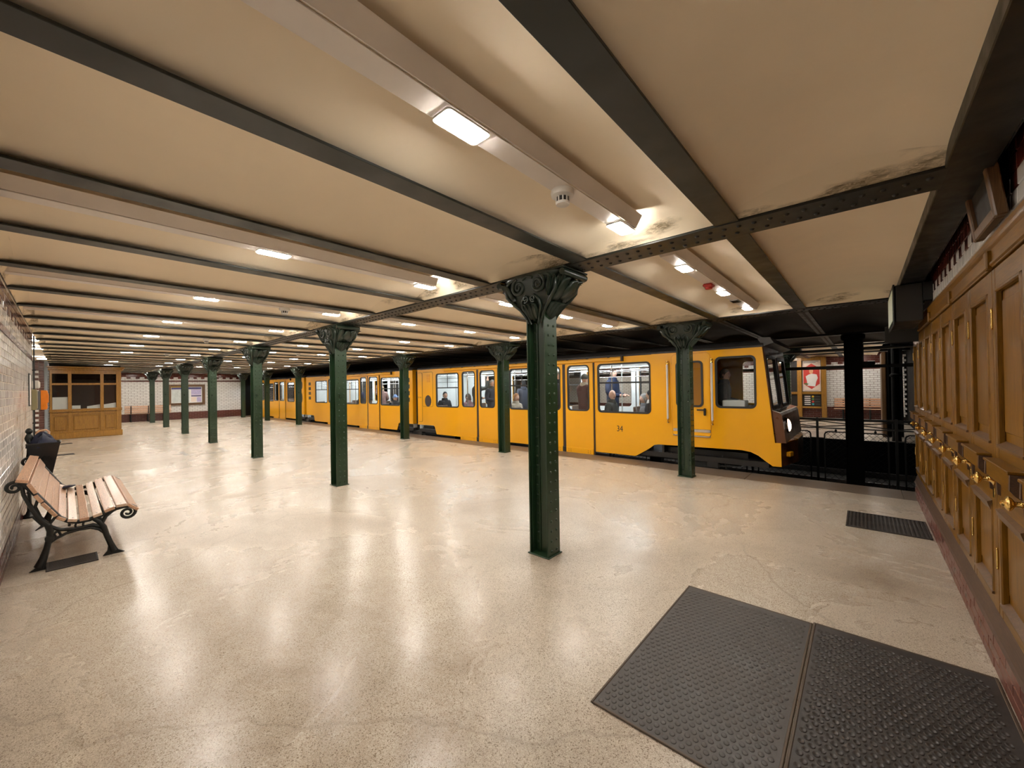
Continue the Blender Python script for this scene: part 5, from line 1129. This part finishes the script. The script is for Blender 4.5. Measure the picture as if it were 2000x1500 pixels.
def head_mesh(cx, cz, turn=0.0):
    vs = []; fs = []; mi = []; NL, NP = 18, 28; a, b_, c = 0.098, 0.077, 0.120
    for i in range(NL+1):
        la = math.pi*(i/NL-0.5)
        for k in range(NP):
            ph = 2*math.pi*k/NP; x, y, z = a*math.cos(la)*math.cos(ph), b_*math.cos(la)*math.sin(ph), c*math.sin(la)
            jaw = max(0, min(1, (-0.03-z)/0.08)); y *= 1-0.30*jaw
            if x > 0:
                x *= 1-0.06*(1-jaw)
                x += 0.024*math.exp(-(y/0.013)**2-((z+0.012)/0.020)**2)+0.010*math.exp(-(y/0.010)**2-((z-0.012)/0.02)**2)
                x -= 0.010*(math.exp(-((abs(y)-0.032)/0.014)**2-((z-0.014)/0.012)**2))
                x += 0.006*math.exp(-((z-0.034)/0.010)**2)*max(0, 1-abs(y)/0.06)
                x += 0.014*math.exp(-((z+0.098)/0.022)**2)*max(0, 1-abs(y)/0.045)+0.006*math.exp(-((z+0.055)/0.008)**2-(y/0.022)**2)
            elif z < -0.05: x += 0.035*jaw
            vs.append(Vector((x, y, z)))
    for i in range(NL):
        for k in range(NP):
            q = (i*NP+k, i*NP+(k+1) % NP, (i+1)*NP+(k+1) % NP, (i+1)*NP+k); fs.append(q)
            m_ = sum((vs[j] for j in q), Vector())/4; mi.append(1 if (m_.x > 0.05 and abs(m_.y) < 0.024 and -0.066 < m_.z < -0.046) else 0)
    for s in (-1, 1):     # ears
        o = len(vs)
        for i in range(5):
            for k in range(8):
                la = math.pi*(i/4-0.5); ph = 2*math.pi*k/8; vs.append(Vector((-0.006+0.018*math.cos(la)*math.cos(ph), s*(0.077+0.008*math.cos(la)*math.sin(ph)), -0.005+0.030*math.sin(la))))
        for i in range(4):
            for k in range(8): fs.append((o+i*8+k, o+i*8+(k+1) % 8, o+i*8+8+(k+1) % 8, o+i*8+8+k)); mi.append(0)
    mt = Matrix.Translation((cx, 0, cz)) @ Matrix.Rotation(turn, 4, 'Z')
    return [mt @ v for v in vs], fs, mi, mt
def person(label, x, y, z0, rz, h, pose, coat, pants, skin, hair, style, turn=0.0, collar=None):
    t = thing('person', label, 'person', (x, y, z0), R(rz)); t.scale = (h, h, h)
    V = []; E = []; RD = []; LB = []
    def j(p, r, par=None, lab=None):
        V.append(Vector(p)); RD.append(r); i = len(V)-1
        if par is not None: E.append((par, i)); LB.append(lab)
        return i
    sit = pose.startswith('sit'); dz = -0.40 if sit else 0.0
    pel = j((0, 0, 0.95+dz), 0.150)
    sp = j((-0.01, 0, 1.13+dz), 0.145, pel, 0); ch = j((-0.015, 0, 1.32+dz), 0.185, sp, 0); nb = j((-0.005, 0, 1.465+dz), 0.105, ch, 0); nk = j((0.005, 0, 1.56+dz), 0.055, nb, 2)
    for s in (-1, 1):
        sh = j((-0.015, s*0.185, 1.415+dz), 0.098, ch, 0)
        mode = pose.split('_')[-1]; up = (mode == 'hold' and s > 0); fw = (mode in ('front', 'hold') and not up) or sit
        if up: el = (0.20, s*0.27, 1.42+dz); wr_ = (0.27, s*0.24, 1.68+dz); hd = Vector((0.05, 0, 1))
        elif fw: el = (0.0, s*0.255, 1.14+dz); wr_ = (0.24, s*0.13, 1.10+dz); hd = Vector((1, -s*0.3, 0.1))
        else: el = (-0.02, s*0.25, 1.13+dz); wr_ = (0.05, s*0.26, 0.88+dz); hd = Vector((0.15, 0, -1))
        e_ = j(el, 0.072, sh, 0); w1 = j(wr_, 0.050, e_, 0); hd.normalize()
        pa = j(Vector(wr_)+hd*0.055, 0.034, w1, 2); sd = Vector((0, 1, 0)) if abs(hd.y) < 0.8 else Vector((0, 0, 1)); cu = hd.cross(sd)*(-1)
        for q, L in enumerate((0.062, 0.074, 0.070, 0.056)):
            b0 = Vector(wr_)+hd*0.10+sd*(q-1.5)*0.019; k1 = j(b0, 0.0095, pa, 2); k2 = j(b0+hd*L*0.5+cu*0.012, 0.0088, k1, 2); j(b0+hd*L*0.8+cu*0.034, 0.0075, k2, 2)
        t1 = j(Vector(wr_)+hd*0.045+sd*0.040*(-s), 0.011, pa, 2); j(Vector(wr_)+hd*0.085+sd*0.052*(-s)+cu*0.012, 0.009, t1, 2)
        hp = j((0.01, s*0.095, 0.88+dz), 0.110, pel, 1)
        if sit: kn = j((0.43, s*0.11, 0.50), 0.070, hp, 1); an = j((0.44, s*0.11, 0.10), 0.048, kn, 1)
        else: kn = j((0.02, s*0.105, 0.50), 0.072, hp, 1); an = j((0.0, s*0.105, 0.10), 0.050, kn, 1)
        ap = V[an]; j((ap.x+0.15, ap.y+s*0.015, 0.045), 0.042, an, 3)
    me = bpy.data.meshes.new('skeleton'); me.from_pydata([tuple(v) for v in V], E, [])
    o = bpy.data.objects.new('skeleton', me); COL.objects.link(o); o.modifiers.new('s', 'SKIN')
    for i, sv in enumerate(me.skin_vertices[0].data): sv.radius = (RD[i], RD[i]); sv.use_root = (i == 0)
    ss = o.modifiers.new('u', 'SUBSURF'); ss.levels = 1
    dg = bpy.context.evaluated_depsgraph_get(); em = bpy.data.meshes.new_from_object(o.evaluated_get(dg))
    bpy.data.objects.remove(o)
    vs = [v.co.copy() for v in em.vertices]; fs = [tuple(p.vertices) for p in em.polygons]; mi = []
    seg = [(V[a], V[b_], l_) for (a, b_), l_ in zip(E, LB)]
    for f in fs:
        c = sum((vs[k] for k in f), Vector())/len(f); best = (9, 0)
        for a, b_, l_ in seg:
            ab = b_-a; u = max(0, min(1, (c-a).dot(ab)/max(1e-9, ab.dot(ab)))); d = (c-a-ab*u).length
            if d < best[0]: best = (d, l_)
        mi.append(best[1])
    # coat hem covers the hips
    hc = 0.80+dz
    for k, f in enumerate(fs):
        c = sum((vs[q] for q in f), Vector())/len(f)
        if mi[k] == 2 and 1.30+dz < c.z < 1.515+dz and not (c-V[4]).length < 0.075 and abs(c.y) < 0.24 and c.x < 0.18: mi[k] = 0
        if mi[k] == 1 and c.z > hc and c.x < 0.2: mi[k] = 0
    hz = 1.652+dz; hv, hf, hm, mt = head_mesh(0.025, hz, turn); o_ = len(vs)
    vs += hv; fs += [tuple(q+o_ for q in f) for f in hf]; mi += [4 if m_ else 2 for m_ in hm]
    bm = bpy.data.meshes.new('body'); bm.from_pydata([tuple(v) for v in vs], [], fs)
    for m_ in (coat, pants, skin, SHOE, LIP): bm.materials.append(m_)
    bm.polygons.foreach_set('material_index', mi); bm.polygons.foreach_set('use_smooth', [True]*len(fs)); body = link('body', bm, t)
    b = MB()
    for s in (-1, 1): b.lathe([(0, -0.005), (0.0055, -0.002), (0.006, 0.002), (0, 0.004)], mt @ Matrix.Translation((0.079, s*0.032, 0.014)) @ Matrix.Rotation(R(90), 4, 'Y'), 8)
    b.build('eyes', EYE, body, 60)
    b = MB(); NL, NP = 12, 24
    if style != 'bald':
        vs = []
        for i in range(NL+1):
            f_ = i/NL
            for k in range(NP):
                ph = 2*math.pi*k/NP; fr = max(0, math.cos(ph)); low = {'short': -0.55, 'long': -1.45, 'hat': -0.15, 'hood': -1.2}[style]
                end = low*(1-fr**0.55)+0.58*fr**0.55 if style != 'hat' else -0.05+0.2*fr
                la = math.pi/2-(math.pi/2-max(end, -1.0))*f_
                rad = 1.05 if style == 'short' else 1.08 if style != 'hat' else 1.13
                if style == 'hood': rad = 1.22
                p = Vector((0.098*rad*math.cos(la)*math.cos(ph)-0.006, 0.077*rad*math.cos(la)*math.sin(ph), 0.120*(rad+0.01)*math.sin(la)))
                if style in ('long', 'hood') and end < -1.0 and f_ > 0.7: p.z -= 0.10*(f_-0.7)/0.3; p.x *= 1.15; p.y = math.copysign(max(abs(p.y), 0.03), p.y) if abs(p.y) > 1e-4 else p.y
                p *= 1+0.018*math.sin(k*5.1+i*3.7); vs.append(mt @ p)
        b.add(vs, [(i*NP+k, i*NP+(k+1) % NP, (i+1)*NP+(k+1) % NP, (i+1)*NP+k) for i in range(NL) for k in range(NP)])
        if style == 'hat': b.prism([(0.07, 0.045), (0.155, 0.028), (0.155, 0.038), (0.07, 0.058)], -0.05, 0.05, lambda u, v, d: mt @ Vector((u, d, v)))
        b.build({'hat': 'cap', 'hood': 'hood'}.get(style, 'hair'), hair, body, 70)
    if True:
        collar = collar or coat
        b = MB(); b.lathe([(0.105, 1.45+dz), (0.112, 1.485+dz), (0.088, 1.56+dz), (0.074, 1.56+dz), (0.080, 1.46+dz)], Matrix.Translation((0.0, 0, 0)), 16); b.build('collar', collar, body, 60)
    return t
P_ = person
def seated(label, hx, y, hz, rz, *a, **k):   # head centre at hx, hz
    c, s = math.cos(R(rz)), math.sin(R(rz)); return P_(label, hx-0.025*c, y-0.025*s, hz-1.265, rz, 1.0, 'sit', *a, **k)
def standing(label, hx, y, hz, rz, pose, *a, z0=0.205, **k):
    h = (hz-z0)/1.665; return P_(label, hx, y, z0, rz, h, pose, *a, **k)
seated('bald man in a dark olive coat seated at the window above number 34', -4.42, 8.56, 1.375, 5, CL['greygreen'], CL['jeans'], SK['pale'], HAIR['grey'], 'bald', turn=R(-35))
standing('man in navy jumper and grey coat standing behind the bald man', -4.74, 9.2, 1.92, 0, 'stand_front', CL['navy'], CL['grey'], SK['pale'], HAIR['brown'], 'short', turn=R(-15))
seated('dark haired man in black coat seated at the right end of the window above 34', -3.50, 8.56, 1.375, 180, CL['black'], CL['jeans'], SK['warm'], HAIR['black'], 'short', collar=CL['white'])
seated('grey haired woman with lowered head seated beside the dark haired man', -3.84, 8.98, 1.28, 195, CL['grey'], CL['jeans'], SK['pale'], HAIR['grey'], 'long', turn=R(40))
standing('person in maroon coat and grey cap seen from behind in the right door window', -5.16, 8.52, 1.78, 75, 'stand_hold', CL['maroon'], CL['jeans'], SK['pale'], CL['greygreen'], 'hat', collar=CL['beige'])
standing('grey haired person in black coat in the door window behind the nearest column', -5.98, 8.60, 1.88, -15, 'stand_relax', CL['black'], CL['jeans'], SK['pale'], HAIR['grey'], 'short')
seated('ginger haired woman in beige coat seated by the window', -7.42, 8.56, 1.30, 0, CL['beige'], CL['jeans'], SK['pale'], HAIR['ginger'], 'long', turn=R(-20))
standing('person in black jacket standing behind the ginger haired woman', -7.80, 9.35, 1.70, 150, 'stand_front', CL['stripe'], CL['jeans'], SK['warm'], HAIR['black'], 'short')
standing('grey haired bearded man in dark jacket standing at the open door window', -8.36, 8.52, 1.72, 0, 'stand_front', CL['stripe'], CL['jeans'], SK['pale'], HAIR['grey'], 'short', turn=R(-10), collar=CL['greygreen'])
standing('person in dark hooded coat standing at the left door window', -9.10, 8.62, 1.80, 20, 'stand_hold', CL['greygreen'], CL['jeans'], SK['warm'], CL['black'], 'hood', turn=R(60))
seated('dark haired man in black jacket seated at the window beside the oval hatch', -10.62, 8.56, 1.36, 0, CL['black'], CL['jeans'], SK['warm'], HAIR['black'], 'short', turn=R(-25), collar=CL['black'])
seated('person in brown rose coat with long hair seated facing the black jacketed man', -9.98, 9.02, 1.28, 175, CL['rose'], CL['rose'], SK['pale'], HAIR['brown'], 'long', turn=R(20))
seated('train driver with dark hair in the cab window', -2.10, 8.95, 1.79, 0, CL['black'], CL['jeans'], SK['warm'], HAIR['brown'], 'short', turn=R(-10))
seated('person with blue cap seated at the right window of the middle car', -13.75, 8.6, 1.25, 0, CL['black'], CL['jeans'], SK['pale'], CL['blue'], 'hat')
standing('person in white shirt standing at the right window of the middle car', -13.35, 9.2, 1.84, 160, 'stand_front', CL['white'], CL['jeans'], SK['warm'], HAIR['brown'], 'short')
standing('woman in dusty pink coat at the door of the middle car', -14.62, 8.55, 1.62, 150, 'stand_hold', CL['pink'], CL['jeans'], SK['pale'], HAIR['blond'], 'long')
seated('person in black jacket and dark hood seated in the middle car', -16.35, 8.6, 1.34, 180, CL['black'], CL['jeans'], SK['pale'], CL['navy'], 'hood')
seated('person in grey coat bending forward at the left window of the middle car', -19.30, 8.6, 1.22, 0, CL['grey'], CL['grey'], SK['pale'], HAIR['grey'], 'short')
